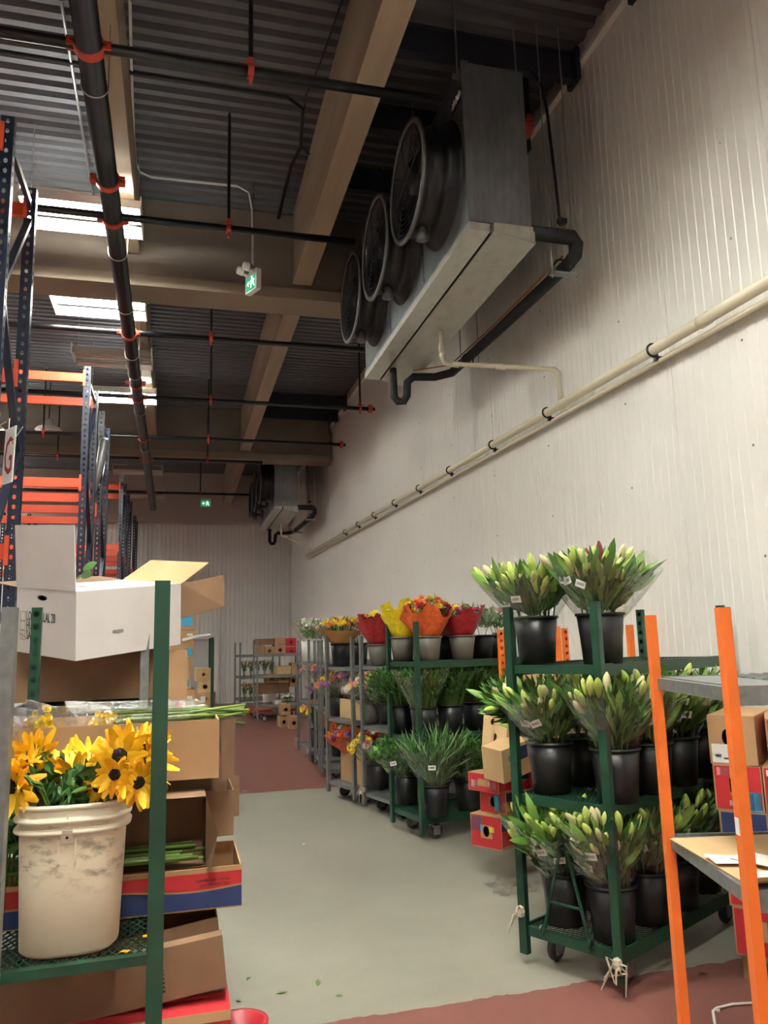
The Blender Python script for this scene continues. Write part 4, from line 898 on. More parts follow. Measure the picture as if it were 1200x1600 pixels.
set_(G2, 592, 1020, .2, 1.382, B, 71, 'grey bucket on the trolley beside the greenery cart', 'red tissue bouquet with yellow centre left of the green posts', bk='grey', hb=.19, spread=.21, height=.36, cols=('yel','red','orange','yel'), wrap='redp', nb=22, wrap_h=.7, big=True, bs=1.05)
set_(G2, 580, 1090, .22, .802, B, 72, 'grey bucket on the middle shelf of the trolley beside the greenery cart', 'pink and white bouquet leaning out into the aisle', bk='grey', hb=.2, spread=.25, height=.32, cols=('pink','pink','white','yel','peach'), nb=42, sleeve=True, lean=(0, R_(-22)), big=True, bs=1.05)
set_(G2, 605, 1110, .3, .802, G, 73, 'dark bucket behind the green post, trolley middle shelf', 'bright green leafy bunch leaning out before the green post', bk='dark', hb=.19, spread=.25, height=.32, n=420, mats=('fol4','fol2'), leafw=.03, leafl=.06, lean=(0, R_(-16)))
set_(G2, 590, 1200, .2, .172, B, 74, 'black bucket on the base of the trolley beside the greenery cart', 'yellow-green lily bouquet with red blooms at the trolley base', bk='black', spread=.25, height=.34, cols=('yel','yel','red','wine','white'), nb=37, sleeve=True, lean=(0, R_(-16)), big=True, bs=1.05)
set_(G2, 625, 1170, .7, .172, B, 75, 'black bucket deeper on the base beside the greenery cart', 'dark red bouquet deep on the base of the trolley', bk='black', spread=.24, height=.36, cols=('wine','red','red'), nb=42)
set_(G1, 533, 1015, .2, 1.362, B, 76, 'black bucket on top of the brown box trolley', 'orange daisies in kraft wrap on the brown box trolley', bk='black', hb=.24, spread=.24, height=.3, cols=('orange','orange','yel'), wrap='kraft', nb=42, wrap_h=.5, peak=.1, big=True, bs=1.05)
set_(G1, 560, 1015, .6, 1.362, B, 77, 'black bucket deeper on top of the brown box trolley', 'pale sleeved white flowers behind the kraft wrap bouquet', bk='black', hb=.24, spread=.24, height=.32, cols=('white','white','peach'), nb=22, fol=('fol3','fol3'), sleeve=True)
set_(G1, 528, 1085, .2, .822, B, 78, 'black bucket on the middle shelf of the brown box trolley', 'orange and bronze mums in clear film, middle of the trolley', bk='black', hb=.24, s=.9, spread=.25, height=.26, cols=('orange','yel','wine','pur'), nb=42, big=True, bs=.95, sleeve=True, lean=(0, R_(-25)))
set_(G1, 552, 1080, .25, .822, B, 79, 'black bucket right on the middle shelf of the brown box trolley', 'purple-pink mum bouquet beside the bronze one', bk='black', hb=.24, s=.9, spread=.25, height=.3, cols=('pur','pink','pur'), nb=42, big=True, bs=.95, sleeve=True)
pb = cart_pt(G1, .34, .3, .172); rzg = G1.rotation_euler.z
carton('tall brown box with orange bouquets in it on the trolley base', .44, .48, .43, 'card', pb, rzg, open_top=True, name='flower_box')
B('orange-wrapped bouquet standing left in the tall brown box', pb+Vector((-.12, .1, .28)), 80, spread=.25, height=.34, cols=('orange','yel','red','pur','white'), wrap='orap', nb=42, big=True, bs=1.05, lean=(0, R_(-20)))
B('orange-wrapped bouquet standing right in the tall brown box', pb+Vector((.1, -.08, .28)), 81, spread=.25, height=.34, cols=('pur','red','orange'), wrap='orap', nb=25, big=True, bs=1.05)
p_ = spot(G1, 545, 1125, .3, .822); carton('long light box with torn top edge on the trolley middle shelf', .52, .5, .20, 'card2', cart_pt(G1, .38, .29, .822), rzg, open_top=True, holes=(('right', .5, .5, .04, .04),), name='flower_box')
carton('plain tan box on the base of the trolley deeper in', .3, .3, .3, 'card2', cart_pt(G1, .95, .3, .172), rzg, tape=True)
for k, (c, px, row, xl, z, bk, sd, bl, ll, kw) in enumerate([
    (G4, 520, 1015, .2, 1.362, 'white', 82, 'cream bucket behind the kraft bouquet on the far trolleys', 'white-green sleeved stems in the cream bucket', dict(cols=('white','white'), fol=('fol4','fol3'), nf=240, nb=15, spread=.25, height=.33, sleeve=True)),
    (G4, 500, 1015, .16, 1.362, 'white', 83, 'white bucket with orange flowers on the far trolleys', 'orange daisy bunch above the white bucket', dict(cols=('orange','yel'), nb=20, spread=.25, height=.3)),
    (G3, 484, 1015, .12, 1.362, 'white', 84, 'leftmost white bucket on top of the farthest trolley', 'tall green and white bunch in clear film, leftmost on top', dict(cols=('white',), fol=('fol4','fol3'), nf=300, nb=12, spread=.25, height=.40, sleeve=True)),
    (G3, 495, 1070, .2, .802, 'black', 85, 'black bucket on the middle shelf of the farthest trolley', 'yellow and white mixed flowers on the farthest trolley', dict(cols=('yel','white','pink'), nb=25, spread=.25, height=.32, sleeve=True)),
    (G4, 512, 1070, .16, .802, 'black', 86, 'black bucket on the middle shelf of the orange-flower trolley', 'purple and orange sleeved mums on the orange-flower trolley', dict(cols=('pur','orange','pink'), nb=30, spread=.25, height=.32, sleeve=True, big=True, bs=.95)),
    (G4, 500, 1160, .12, .172, 'black', 87, 'black bucket on the base of the orange-flower trolley', 'orange and yellow flowers leaning out over the red floor', dict(cols=('orange','yel','orange'), nb=35, spread=.25, height=.42, big=True, bs=1.05, lean=(0, R_(-10)))),
    (G5, 515, 1070, .2, .802, 'black', 88, 'black bucket on the middle shelf of the pinkish-based trolley', 'bright pink and yellow flowers behind the brown box trolley post', dict(cols=('pink','yel','white'), nb=25, spread=.25, height=.34)),
    (G5, 530, 1180, .3, .172, 'black', 89, 'black bucket on the base of the pinkish-based trolley', 'orange bouquet low behind the tall brown box', dict(cols=('orange','red'), wrap='orap', nb=20, spread=.25, height=.4)),
    (G3, 497, 1150, .2, .172, 'black', 90, 'black bucket on the base of the farthest trolley', 'dusty pink bunch on the base of the farthest trolley', dict(cols=('peach','wine'), nb=20, spread=.25, height=.4))]):
    set_(c, px, row, xl, z, B, sd, bl, ll, bk=bk, hb=.24, **kw)
# ============================================================ ORANGE CARTS AND BOXES BY THE WALL
OC = cart('orange_cart', 'orange-post cart at the right edge, nearest the camera', (1.67, 2.13), R_(-15.6), .71, .95, 1.685, (.835, 1.435), 'corange', holes=False, deck='sheet', wheels=True, group='orange slotted carts')
for s in [o for o in OC.children if o.name.startswith('shelf')]:
    for o in [s]+list(s.children): o.data.materials[0] = M['gal']
MB().box((.03, .02, 1.431), (.93, .69, 1.439)).build('tray', M['gal'], OC)
g_ = MB()
for i in range(12): g_.box((.25+i*.055, .04, 1.439), (.26+i*.055, .67, 1.447))
for i in range(8): g_.box((.24, .06+i*.08, 1.439), (.9, .065+i*.08, 1.446))
g_.build('wire_grid', M['mesh_grey'], OC)
for i, (x0, x1, y0, y1, rz, lb, m_) in enumerate([(.0, .55, .1, .66, 4, 'flattened tan cardboard sheet lying on the orange cart lower shelf, wall side', 'card2'), (.35, .93, .05, .60, -8, 'flattened cardboard sheet on the orange cart lower shelf, right part', 'card')]):
    t = thing('cardboard_sheet', lb, 'cardboard', cart_pt(OC, (x0+x1)/2, (y0+y1)/2, .837+i*.006), OC.rotation_euler.z+R_(rz)); w_, d_ = x1-x0, y1-y0
    MB().box((-w_/2, -d_/2, 0), (w_/2, d_/2, .004)).build('sheet', M[m_], t)
    MB().add([(-w_/2, -d_/2, .004), (w_/2, -d_/2, .004), (w_/2, -d_/2-.06, .03), (-w_/2, -d_/2-.05, .02)], [(0,1,2,3)]).build('torn_edge', M[m_], t)
for i, (px, py, w_, d_, rz, lb) in enumerate([(1142, 1343, .13, .10, -20, 'white delivery note on the cardboard behind the orange post'), (1116, 1338, .06, .04, -30, 'small white label on the cardboard by the torn edge'), (1184, 1342, .12, .14, 20, 'rounded pale paper on the cardboard right of the orange post'), (1194, 1366, .11, .06, -10, 'crumpled white slip at the right edge of the cardboard')]):
    s_ = MB().box((-w_/2, -d_/2, 0), (w_/2, d_/2, .0012)).build('paper_slip', M['paper']); s_.location = P(px, py, 'Z', .852+.0025*i); s_.rotation_euler = (0, 0, R_(rz)); tag(s_, lb, 'paper')
lb_ = MB().box((-.0185, -.012, 1.0), (-.0175, .016, 1.05)).build('post_label', M['sticker'], OC)
# orange slotted racks along the wall
WO = cart('orange_cart', 'orange slotted-post cart standing against the wall behind the lily cart', (3.13, 5.0), R_(91), .58, .95, 1.685, (.2, .9), 'corange', holes=True, deck='sheet', group='orange slotted carts')
carton('big plain tan carton on the wall cart, seen under the lily cart top shelf', .46, .6, .46, 'card2', (2.84, 5.46, .905), R_(2), tape=True)
# tumbled tan boxes and printed boxes between the carts
def prbox(label, corner_px, Y, w, d, h, z, rz, **kw):
    c = P(*corner_px, 'Y', Y); return carton(label, w, d, h, kw.pop('m', 'cred'), (c.x, Y, z), R_(rz), **kw)
def banana(label, loc, rz, w, d, h, **kw):
    """printed flower carton: red below, blue above with a wavy divide, tan edges; hand holes in the ends"""
    return carton(label, w, d, h, 'card', loc, R_(rz), holes=(('left', .5, .55, .03, .04), ('front', .5, .55, .03, .04)) if kw.pop('hole', True) else (), bands=(('front', 0, 'cred', .05, .5, .06), ('front', 0, 'cblue', .56, .95, .0), ), stickers=kw.pop('stickers', ()), name='printed_flower_box', group='red and blue printed flower boxes', **kw)
def cornered(label, px, Y, z, w, d, h, rz, m='card', **kw):
    """box standing at height z whose near vertical edge (left face / front face) sits at pixel px on the plane y = Y"""
    c = P(*px, 'Y', Y); ca, sa = math.cos(R_(rz)), math.sin(R_(rz)); ox, oy = w/2*ca-d/2*sa, w/2*sa+d/2*ca
    return carton(label, w, d, h, m, (c.x+ox, Y+oy, z), R_(rz), **kw)
def redbluebox(label, px, Y, z, w, d, h, rz, stk, holes=True):
    return cornered(label, px, Y, z, w, d, h, rz, holes=(('left', .5, .5, .026, .036),) if holes else (), bands=(('front', .6, 'cred', .04, .5, .08), ('front', .6, 'cblue', .56, .92, .0)), stickers=(('left', .02, .03, .3, .94, 'cred'), ('left', .7, .03, .28, .94, 'cred'), ('left', .32, .7, .38, .27, 'cred'), ('left', .32, .03, .38, .27, 'cred'))+stk, name='printed_flower_box', group='red and blue printed flower boxes')
PY = 5.15
redbluebox('lowest red and blue box with a blue sticker between the two green carts', (784, 1300), PY, .205, .40, .26, .215, 32, (('left', .04, .5, .34, .44, 'bluest'), ('left', .6, .5, .16, .16, 'yellowst')))
redbluebox('second red and blue box up with a light blue sticker, between the green carts', (791, 1255), PY+.04, .422, .40, .22, .15, 32, (('left', .55, .1, .3, .7, 'bluest'),))
redbluebox('flat red and blue box beneath the tumbled tan boxes', (779, 1222), PY-.02, .574, .42, .28, .12, 26, (('left', .1, .2, .22, .4, 'sticker'), ('left', .68, .2, .22, .4, 'sticker')), False)
c_ = P(766, 1165, 'Y', PY+.1); carton('tumbled tan box with two round holes leaning on the pile between the green carts', .36, .2, .26, 'card2', (c_.x+.16, PY+.18, .80), rot=(R_(-6), R_(20), R_(34)), holes=(('left', .4, .72, .02, .022), ('left', .5, .3, .018, .026)), stickers=(('front', .3, .3, .65, .6, 'cblue'),))
c_ = P(780, 1190, 'Y', PY-.1); carton('tipped tan box with a crumpled corner and two round seals, on the flat red box', .30, .18, .22, 'card2', (c_.x+.10, PY-.02, .70), rot=(R_(6), R_(-10), R_(24)), stickers=(('front', .2, .6, .12, .16, 'ink_grey'), ('front', .35, .3, .12, .16, 'ink_grey'), ('front', .55, .5, .3, .4, 'cblue')))
carton('red printed box with a yellow sticker under the lily cart mid shelf', .34, .34, .34, 'card2', (2.60, 5.22, .425), R_(18), stickers=(('left', .05, .05, .9, .9, 'cred'), ('left', .6, .75, .25, .2, 'yellowst'), ('front', .04, .05, .92, .9, 'cred')))
carton('red printed box with a blue label low behind the lilies', .4, .3, .22, 'card', (2.72, 5.20, .202), R_(18), stickers=(('front', .05, .05, .9, .9, 'cred'), ('front', .3, .4, .25, .5, 'bluest')))
# stack of boxes at the right edge
srz = -46; c_ = P(1113, 1150, 'Y', 3.42); sx = c_.x + .235*math.cos(R_(srz)) - .24*math.sin(R_(srz)); sy = 3.42 + .235*math.sin(R_(srz)) + .24*math.cos(R_(srz))
def sbox(label, du, z, w, d, h, m, **kw):
    a = R_(srz+kw.pop('rz', 0)); return carton(label, w, d, h, m, (sx+du*math.cos(R_(srz)), sy+du*math.sin(R_(srz)), z), a, **kw)
def redface(extra=(), f='front'): return ((f, .03, .03, .94, .94, 'cred'),)+extra
grp = 'boxes stacked at the right edge'
sbox('old crushed tan box at the foot of the right-edge stack', .0, .0, .4, .4, .12, 'card', group=grp)
W_ = .215
def endbox(label, du, z, h, kind, extra=(), rz=0, hole=True):
    hs = (('front', .42, .55, .028, .042),) if hole else ()
    if kind == 'tan': stk = ()
    elif kind == 'red': stk = (('front', .03, .03, .30, .94, 'cred'), ('front', .67, .03, .30, .94, 'cred'), ('front', .33, .75, .34, .22, 'cred'), ('front', .33, .03, .34, .3, 'cred'), ('left', .02, .04, .96, .92, 'cred'))
    else: stk = (('front', .04, .52, .92, .44, 'cblue'), ('front', .04, .04, .92, .46, 'cred'), ('left', .03, .5, .94, .46, 'cblue'), ('left', .03, .04, .94, .45, 'cred')); hs = ()
    sbox(label, du, z, W_, .48, h, 'card', holes=hs, stickers=stk+extra, name='printed_flower_box', group=grp, rz=rz)
Zs = [.12, .335, .56, .78, 1.0, 1.215]
endbox('lowest red box of the right-edge stack, left column', -.11, .12, .21, 'red', hole=False)
endbox('lowest red box of the right-edge stack, right column', .115, .12, .21, 'red', hole=False)
endbox('red and blue box under the lower shelf, left column of the right-edge stack', -.12, .332, .22, 'rb')
endbox('red and blue box under the lower shelf, right column of the right-edge stack', .10, .332, .22, 'rb')
endbox('red and blue box just above the lower shelf, left column', -.13, .554, .21, 'rb')
endbox('red and blue box just above the lower shelf, right column', .09, .554, .21, 'rb')
endbox('red box with an oval hand hole and pink sticker, left of the farther orange post', -.14, .766, .21, 'red', (('front', .08, .76, .3, .18, 'pink'), ('front', .3, .1, .24, .12, 'sticker'), ('front', .66, .0, .3, .42, 'bluest')))
endbox('red box with an oval hand hole and blue sticker, right of the nearer orange post', .08, .766, .21, 'red', (('front', .08, .8, .26, .13, 'sticker'), ('front', .6, .0, .36, .42, 'bluest'), ('front', .68, .55, .2, .26, 'ink')))
endbox('tan box with a hand hole and white label on top of the left column', -.135, .978, .23, 'tan', (('front', .05, .03, .5, .38, 'sticker'), ('front', .12, .14, .12, .06, 'ink'), ('front', .3, .1, .2, .04, 'ink')), rz=-3)
endbox('red box with a pink sticker on top of the right column', .09, .978, .22, 'red', (('front', .05, .72, .7, .18, 'pink'),), hole=False, rz=6)
t = carton('red carton panel leaning above the grey tray at the right edge', .3, .04, .24, 'card', cart_pt(OC, .85, .45, 1.45), OC.rotation_euler.z, rot=None, stickers=(('front', .03, .03, .94, .94, 'cred'), ('left', .03, .03, .94, .94, 'cred')))
t = thing('white_hose', 'thin white hose looped on the red floor by the farther orange post', 'hose', (0, 0, .008))
a = [P(1125, 1640, 'Z', .008), P(1117, 1600, 'Z', .008), P(1114, 1580, 'Z', .008), P(1120, 1575, 'Z', .008), P(1145, 1569, 'Z', .008), P(1200, 1566, 'Z', .008)]; MB().tube([(p.x, p.y, 0) for p in a], .006, 8).build('tube', M['white'], t, True)
b_ = MB().lathe([(.012, 0), (.012, .006), (.001, .007)], 10).build('bottle_cap', M['white']); b_.location = P(1121, 1580, 'Z', .0); tag(b_, 'small white cap lying inside the hose loop on the red floor', 'cap')
bk_ = P(1180, 1600, 'Z', .0); bucket('black', 'black bucket at the bottom right corner on the red floor', bk_+Vector((.12, -.05, 0)), s=.8)
# litter on the floor
t = thing('plastic_film_scrap', 'crumpled clear plastic film on the floor left of the lily cart', 'plastic', P(800, 1390, 'Z', .0)); r_ = random.Random(3); b = MB(); vs = []; fs = []
for i in range(9):
    for j in range(7): vs.append(((i-4)*.035+r_.uniform(-.012,.012), (j-3)*.05+r_.uniform(-.02,.02), .004+abs(r_.gauss(0,.018))))
for i in range(8):
    for j in range(6): fs.append((i*7+j, i*7+j+1, (i+1)*7+j+1, (i+1)*7+j))
b.add(vs, fs).build('film', M['film2'], t)
for i, (px, py, c_, ln, lb) in enumerate([(440, 1552, 'stem2', .06, 'green stem scrap on the floor near the bottom edge, leftmost'), (497, 1536, 'stem2', .07, 'green stem scrap on the floor near the bottom edge, middle'), (530, 1556, 'fol2', .04, 'tiny leaf scrap on the grey floor near the red edge'), (475, 1319, 'white', .05, 'white scrap in the middle of the grey floor'), (768, 1460, 'white', .02, 'small white speck left of the lily cart wheel'), (383, 1236, 'white', .09, 'white torn paper at the edge of the red floor'), (578, 1276, 'dark', .025, 'dark pebble on the grey floor before the trolleys'), (1098, 1522, 'wine', .05, 'dark petal on the red floor right of the nearer orange post'), (388, 1530, 'leaf3', .05, 'dark leaf scrap on the floor beside the lower boxes'), (372, 1565, 'leaf3', .04, 'dark leaf scrap by the boxes at the bottom left')]):
    o = MB().add([(-ln/2, 0, .002), (0, -ln*.18, .006), (ln/2, .004, .003), (0, ln*.18, .004), (0, 0, .0)], [(0,1,2,3), (0,4,1), (1,4,2), (2,4,3), (3,4,0)]).build('floor_scrap', M[c_]); o.location = P(px, py, 'Z', .001); o.rotation_euler.z = i*1.3; tag(o, lb, 'litter')
# ============================================================ LEFT SIDE: SUNFLOWER CART
LY, LZ = 2.40, .775
LC = cart('flower_cart', 'dark green mesh-shelf cart with the sunflower pail, at the left', (-.045, LY), R_(90), .53, 1.42, 1.80, (.20, LZ), 'green', group='dark green flower carts', rail_h=.032)
LC.rotation_euler.z = R_(91.5)
bpy.context.view_layer.update()
# oval cream pail
t = thing('cream_pail', 'dirty cream plastic pail of sunflowers on the green mesh shelf', 'pail', (-.283, LY+.16, LZ)); hb, ht, PH = .132, .148, .40
def prof(z): return hb+(ht-hb)*(z/PH)
sxx, syy, pw_ = 1.0, .86, 2.9
body = MB().lathe([(.02, .004), (hb*.9, 0), (hb, .012), (prof(PH*.5), PH*.5), (prof(PH*.8), PH*.8), (ht, PH), (ht-.005, PH), (prof(.1)-.006, .1), (.01, .1)], 48, sx=sxx, sy=syy, power=pw_, capb=False).build('body', M['pail_scuff'], t, True)
for z in (.332, .362): MB().lathe([(prof(z)-.001, z-.012), (prof(z)+.014, z-.006), (prof(z)+.015, z), (prof(z)-.001, z+.008)], 48, sx=sxx, sy=syy, power=pw_, capb=False).build('rib', M['pail'], t, True)
MB().lathe([(ht-.001, PH-.012), (ht+.006, PH-.008), (ht+.006, PH), (ht-.007, PH+.002), (ht-.007, PH-.01)], 48, sx=sxx, sy=syy, power=pw_, capb=False).build('rim', M['pail'], t, True)
yf = -prof(.32)*syy-.004
MB().add([(-.022, yf+.002, .30), (.016, yf+.002, .30), (.010, yf-.012, .338), (-.016, yf-.012, .338), (-.022, yf+.02, .30), (.016, yf+.02, .30), (.010, yf+.012, .34), (-.016, yf+.012, .34)], [(0,1,2,3), (4,7,6,5), (0,4,5,1), (1,5,6,2), (2,6,7,3), (3,7,4,0)]).box((-.028, yf-.0, .25), (-.023, yf+.01, .31)).box((.016, yf-.0, .25), (.021, yf+.01, .31)).box((-.005, yf-.006, .345), (-.002, yf+.01, .375)).build('handle_lug', M['pail'], t)
MB().lathe([(.004, -.001), (.004, 0)], 8, (-.003, yf-.0085, .318), 'Y').build('lug_hole', M['dark'], t)
# sunflowers
def petal_mesh(ln, wd, curl, m):
    vs = []; fs = []; n = 4
    for i in range(n+1):
        q = i/n; hw = wd*.5*math.sin(math.pi*(.20+.74*q))**.7; z = curl*ln*q*q
        vs += [(ln*q, -hw, z), (ln*q, 0, z+hw*.35), (ln*q, hw, z)]
    for i in range(n): a = 3*i; fs += [(a, a+1, a+4, a+3), (a+1, a+2, a+5, a+4)]
    return MB().add(vs, fs).mesh('petal', m, True)
PET = [petal_mesh(.056, .023, .25, M['petal']), petal_mesh(.052, .022, .6, M['petal']), petal_mesh(.055, .019, -.3, M['petal2']), petal_mesh(.054, .024, .8, M['petal'])]
SEED = MB().lathe([(.018, 0), (.020, .005), (.014, .010), (.001, .008)], 18, capb=True).mesh('disc', M['seed'], True)
CALYX = MB()
for k in range(14):
    a = 2*math.pi*k/14; d = Vector((math.cos(a), math.sin(a), 0)); s_ = Vector((-math.sin(a), math.cos(a), 0)); CALYX.add([d*.012-s_*.008+Vector((0,0,-.010)), d*.012+s_*.008+Vector((0,0,-.010)), d*.04+Vector((0,0,-.001+.006*(k % 3)))], [(0,1,2)])
CALYX.lathe([(.006, -.03), (.014, -.018), (.026, -.006), (.026, 0)], 12); CALYX = CALYX.mesh('calyx', M['fol1'])
SLEAF = leaf_mesh(.11, .06, .8, M['leaf3'], 5, .2)
base = Vector((-.283, LY+.16, LZ+.1))
SF = [((19, 1228), 2.50, (-.45, -.85, -.1), 1.2, 'sunflower facing the camera at the far left, dark disc showing'), ((62, 1212), 2.56, (.35, -.5, -.75), 1.1, 'drooping sunflower right of the far-left one'), ((55, 1178), 2.64, (-.1, .75, .6), 1.0, 'sunflower turned away at the top left of the pail'), ((86, 1196), 2.68, (.3, .2, -.8), .9, 'wilting orange sunflower at the back left'), ((116, 1212), 2.54, (.0, .85, .35), 1.0, 'sunflower seen from behind with its green stem, middle of the pail'), ((140, 1186), 2.64, (.2, -.4, .8), 1.0, 'yellow sunflower standing up at the middle of the pail'), ((187, 1180), 2.50, (.05, -.9, .05), 1.2, 'tall sunflower with dark disc at the right of the pail'), ((180, 1210), 2.42, (-.1, -.9, .0), .9, 'orange sunflower with small dark disc near the rim'), ((216, 1222), 2.43, (.3, -.85, -.15), 1.0, 'sunflower hanging over the right rim of the pail'), ((208, 1160), 2.68, (.1, -.2, .95), 1.0, 'highest yellow sunflower at the back right'), ((238, 1182), 2.60, (.8, -.35, .1), 1.15, 'sunflower reaching right against the green post'), ((152, 1232), 2.48, (-.2, -.6, -.6), .65, 'small orange sunflower drooping over the front rim'), ((98, 1186), 2.66, (-.3, -.3, .9), .9, 'yellow sunflower standing up left of the middle'), ((40, 1196), 2.60, (-.5, -.3, .7), 1.0, 'yellow sunflower above the far-left one'), ((225, 1168), 2.64, (.5, -.5, .6), 1.0, 'yellow sunflower high beside the green post'), ((150, 1206), 2.58, (.05, -.45, .7), .8, 'small yellow sunflower low at the middle'), ((222, 1195), 2.66, (.5, .5, .3), 1.0, 'sunflower turned away behind the right-hand heads')]
r_ = random.Random(5)
for (px, Y, d, s, lb) in SF:
    p = P(*px, 'Y', Y); d = Vector(d).normalized()
    t = thing('sunflower', lb, 'sunflower', p, group='sunflowers in the cream pail'); mt = aim((0,0,0), d, r_.random()*6, s)
    put('disc', SEED, t, mt); put('calyx', CALYX, t, mt)
    for k in range(30):
        a = 2*math.pi*k/15+r_.uniform(-.12,.12)+(.2 if k > 14 else 0); rm = Matrix.Rotation(a, 4, 'Z') @ Matrix.Translation((.016, 0, .0 if k < 15 else .004)) @ Matrix.Rotation(r_.uniform(-.35, .25), 4, 'Y') @ Matrix.Rotation(r_.uniform(-.4,.4), 4, 'X') @ Matrix.Scale(.8+.35*r_.random(), 4)
        put('petal', PET[r_.choice((0,0,1,2,3))], t, mt @ rm)
    ctr = Vector((-.283, LY+.16, 0)); hv = Vector((p.x, p.y, 0))-ctr
    if hv.length > .075: hv = hv.normalized()*.075
    rim_ = Vector((ctr.x+hv.x, ctr.y+hv.y, min(LZ+PH+.015, p.z-.01)))-p; bt_ = Vector((ctr.x+hv.x*.6, ctr.y+hv.y*.6, LZ+.12))-p
    MB().tube([-d*.02*s, -d*.04*s, rim_, bt_], [.008, .007, .007, .007], 7).build('stem', M['stem'], t, True)
    for k in range(2): put('leaf', SLEAF, t, aim(-d*.05+Vector((0,0,-.02-.02*k)), (r_.uniform(-1,1), r_.uniform(-.5,.6), r_.uniform(.1,.8)), r_.random()*6, .45+.35*r_.random()))
for i, (px, py, lb) in enumerate([(223, 1463, 'fallen yellow petal on the mesh shelf, left one'), (240, 1465, 'fallen yellow petal on the mesh shelf by the green post'), (202, 1487, 'fallen yellow petal at the front edge of the mesh shelf')]):
    o = obj('fallen_petal', PET[i]); o.location = P(px, py, 'Z', LZ+.002); o.rotation_euler.z = i*1.1; tag(o, lb, 'petal')
greens('dark leafy stems filling the pail between the sunflower heads', Vector((-.283, LY+.16, LZ+.30)), 111, .14, .19, 200, ('fol1','leaf3'), leafw=.03, leafl=.06, sleeve=False, group=None, name='leafy_filler')
# boxes on the shelf behind the pail (front faces parallel to the cart end)
BY = 2.72
bx_ = carton('long red and blue printed box on the mesh shelf under the other boxes', .80, .34, .125, 'card', (-.185, BY+.17, LZ+.003), R_(0), open_top=True, name='printed_flower_box', bands=(('front', 2.2, 'cblue', .0, .52, .10),))
# red band above the blue with a tan line between
def band(t, w, d, h, f0, f1, ph, am, m_, top=None, N=24):
    vs = []
    for k in range(N+1):
        q = k/N; s_ = am*math.sin(q*math.pi*2*1.5+ph); lo, hi = f0+s_, (top if top is not None else f1+s_)
        vs += [(-w/2+q*w, -d/2-.0012, h*max(0, lo)), (-w/2+q*w, -d/2-.0012, h*min(1, hi))]
    return MB().add(vs, [(2*k, 2*k+2, 2*k+3, 2*k+1) for k in range(N)]).build('printed_band', M[m_], t)
for o in [o for o in bx_.children if o.name.startswith('printed_band')]: bpy.data.objects.remove(o)
band(bx_, .80, .34, .125, .0, .5, 3.4, .07, 'cblue'); 
for o in list(bx_.children):
    if o.name.startswith('printed_band'):
        for v in o.data.vertices:
            if v.co.z < .02: v.co.z = .004
band(bx_, .80, .34, .125, .55, .9, 3.4, .07, 'cred', top=.88)
for i_, tx in enumerate(('Phone: 1-800-468-4577', 'Fax: 1-800-468-4477')):
    me = text_mesh(tx, .011, M['ink'], 'printed_lettering'); put('printed_lettering', me, bx_, mtx((.36, -.172, .088-.014*i_+.004), (-1,0,0), (0,0,-1), (0,-1,0)))
me = text_mesh('7', .05, M['sticker'], 'printed_lettering'); put('printed_lettering', me, bx_, mtx((-.345, -.172, .02), (1,0,0), (.15,0,1), (0,-1,0)))
o2 = carton('open brown box lying on its side with green sunflower stems inside', .36, .16, .215, 'cardd', (-.08, BY+.10, LZ+.13), R_(0), front_open=True, name='flower_box', flaps=(('right:end', .09, R_(168), None),)[:0])
fl_ = MB().add([(.18, -.08, 0), (.18, -.08, .215), (.215, -.155, .11), (.195, -.16, .01)], [(0,1,2,3)]).build('flap', M['cardd'], o2)
st = MB(); r_ = random.Random(9)
t = thing('stem_bundle', 'bundle of cut green sunflower stems in the open brown box', 'stems', (-.2, BY+.06, LZ+.135), group='cut stems')
for i in range(14): y, z = r_.uniform(-.05, .07), r_.uniform(.004, .05); MB().tube([(-.35, y+r_.uniform(-.03,.03), z+r_.uniform(-.01,.02)+.006), (0, y, z+.004), (.27+r_.uniform(-.05,.03), y, z+.004)], .0055, 6).build('stem', M['stem2'] if i % 3 else M['stem'], t, True)
sl = greens('leafy sunflower tops at the left edge behind the pail', P(5, 1340, 'Y', 2.75), 101, .10, .12, 160, ('fol1','fol2'), leafw=.035, leafl=.07, sleeve=False, group=None)
rcarton('brown box with a dark slit end behind the green post, second layer', 200, 1240, 366, 1312, 2.98, .3, 'cardd', open_top=True, flaps=(('right:end', .05, R_(60), None),), name='flower_box')
rcarton('white inner tray showing between the sunflowers and the green post', 150, 1226, 262, 1258, 2.93, .06, 'cwhite', name='white_tray')
LB_ = rcarton('long shallow brown box of wrapped flowers on top of the pile', 8, 1132, 346, 1226, 2.84, .42, 'card', open_top=True, name='flower_box')
MB().add([(P(346, 1126, 'Y', 2.84)-LB_.location), (P(346, 1224, 'Y', 2.84)-LB_.location), (P(365, 1210, 'Y', 2.98)-LB_.location), (P(368, 1122, 'Y', 2.98)-LB_.location)], [(0,1,2,3)]).build('end_flap', M['cardd'], LB_)
zt = P(200, 1130, 'Y', 2.84).z
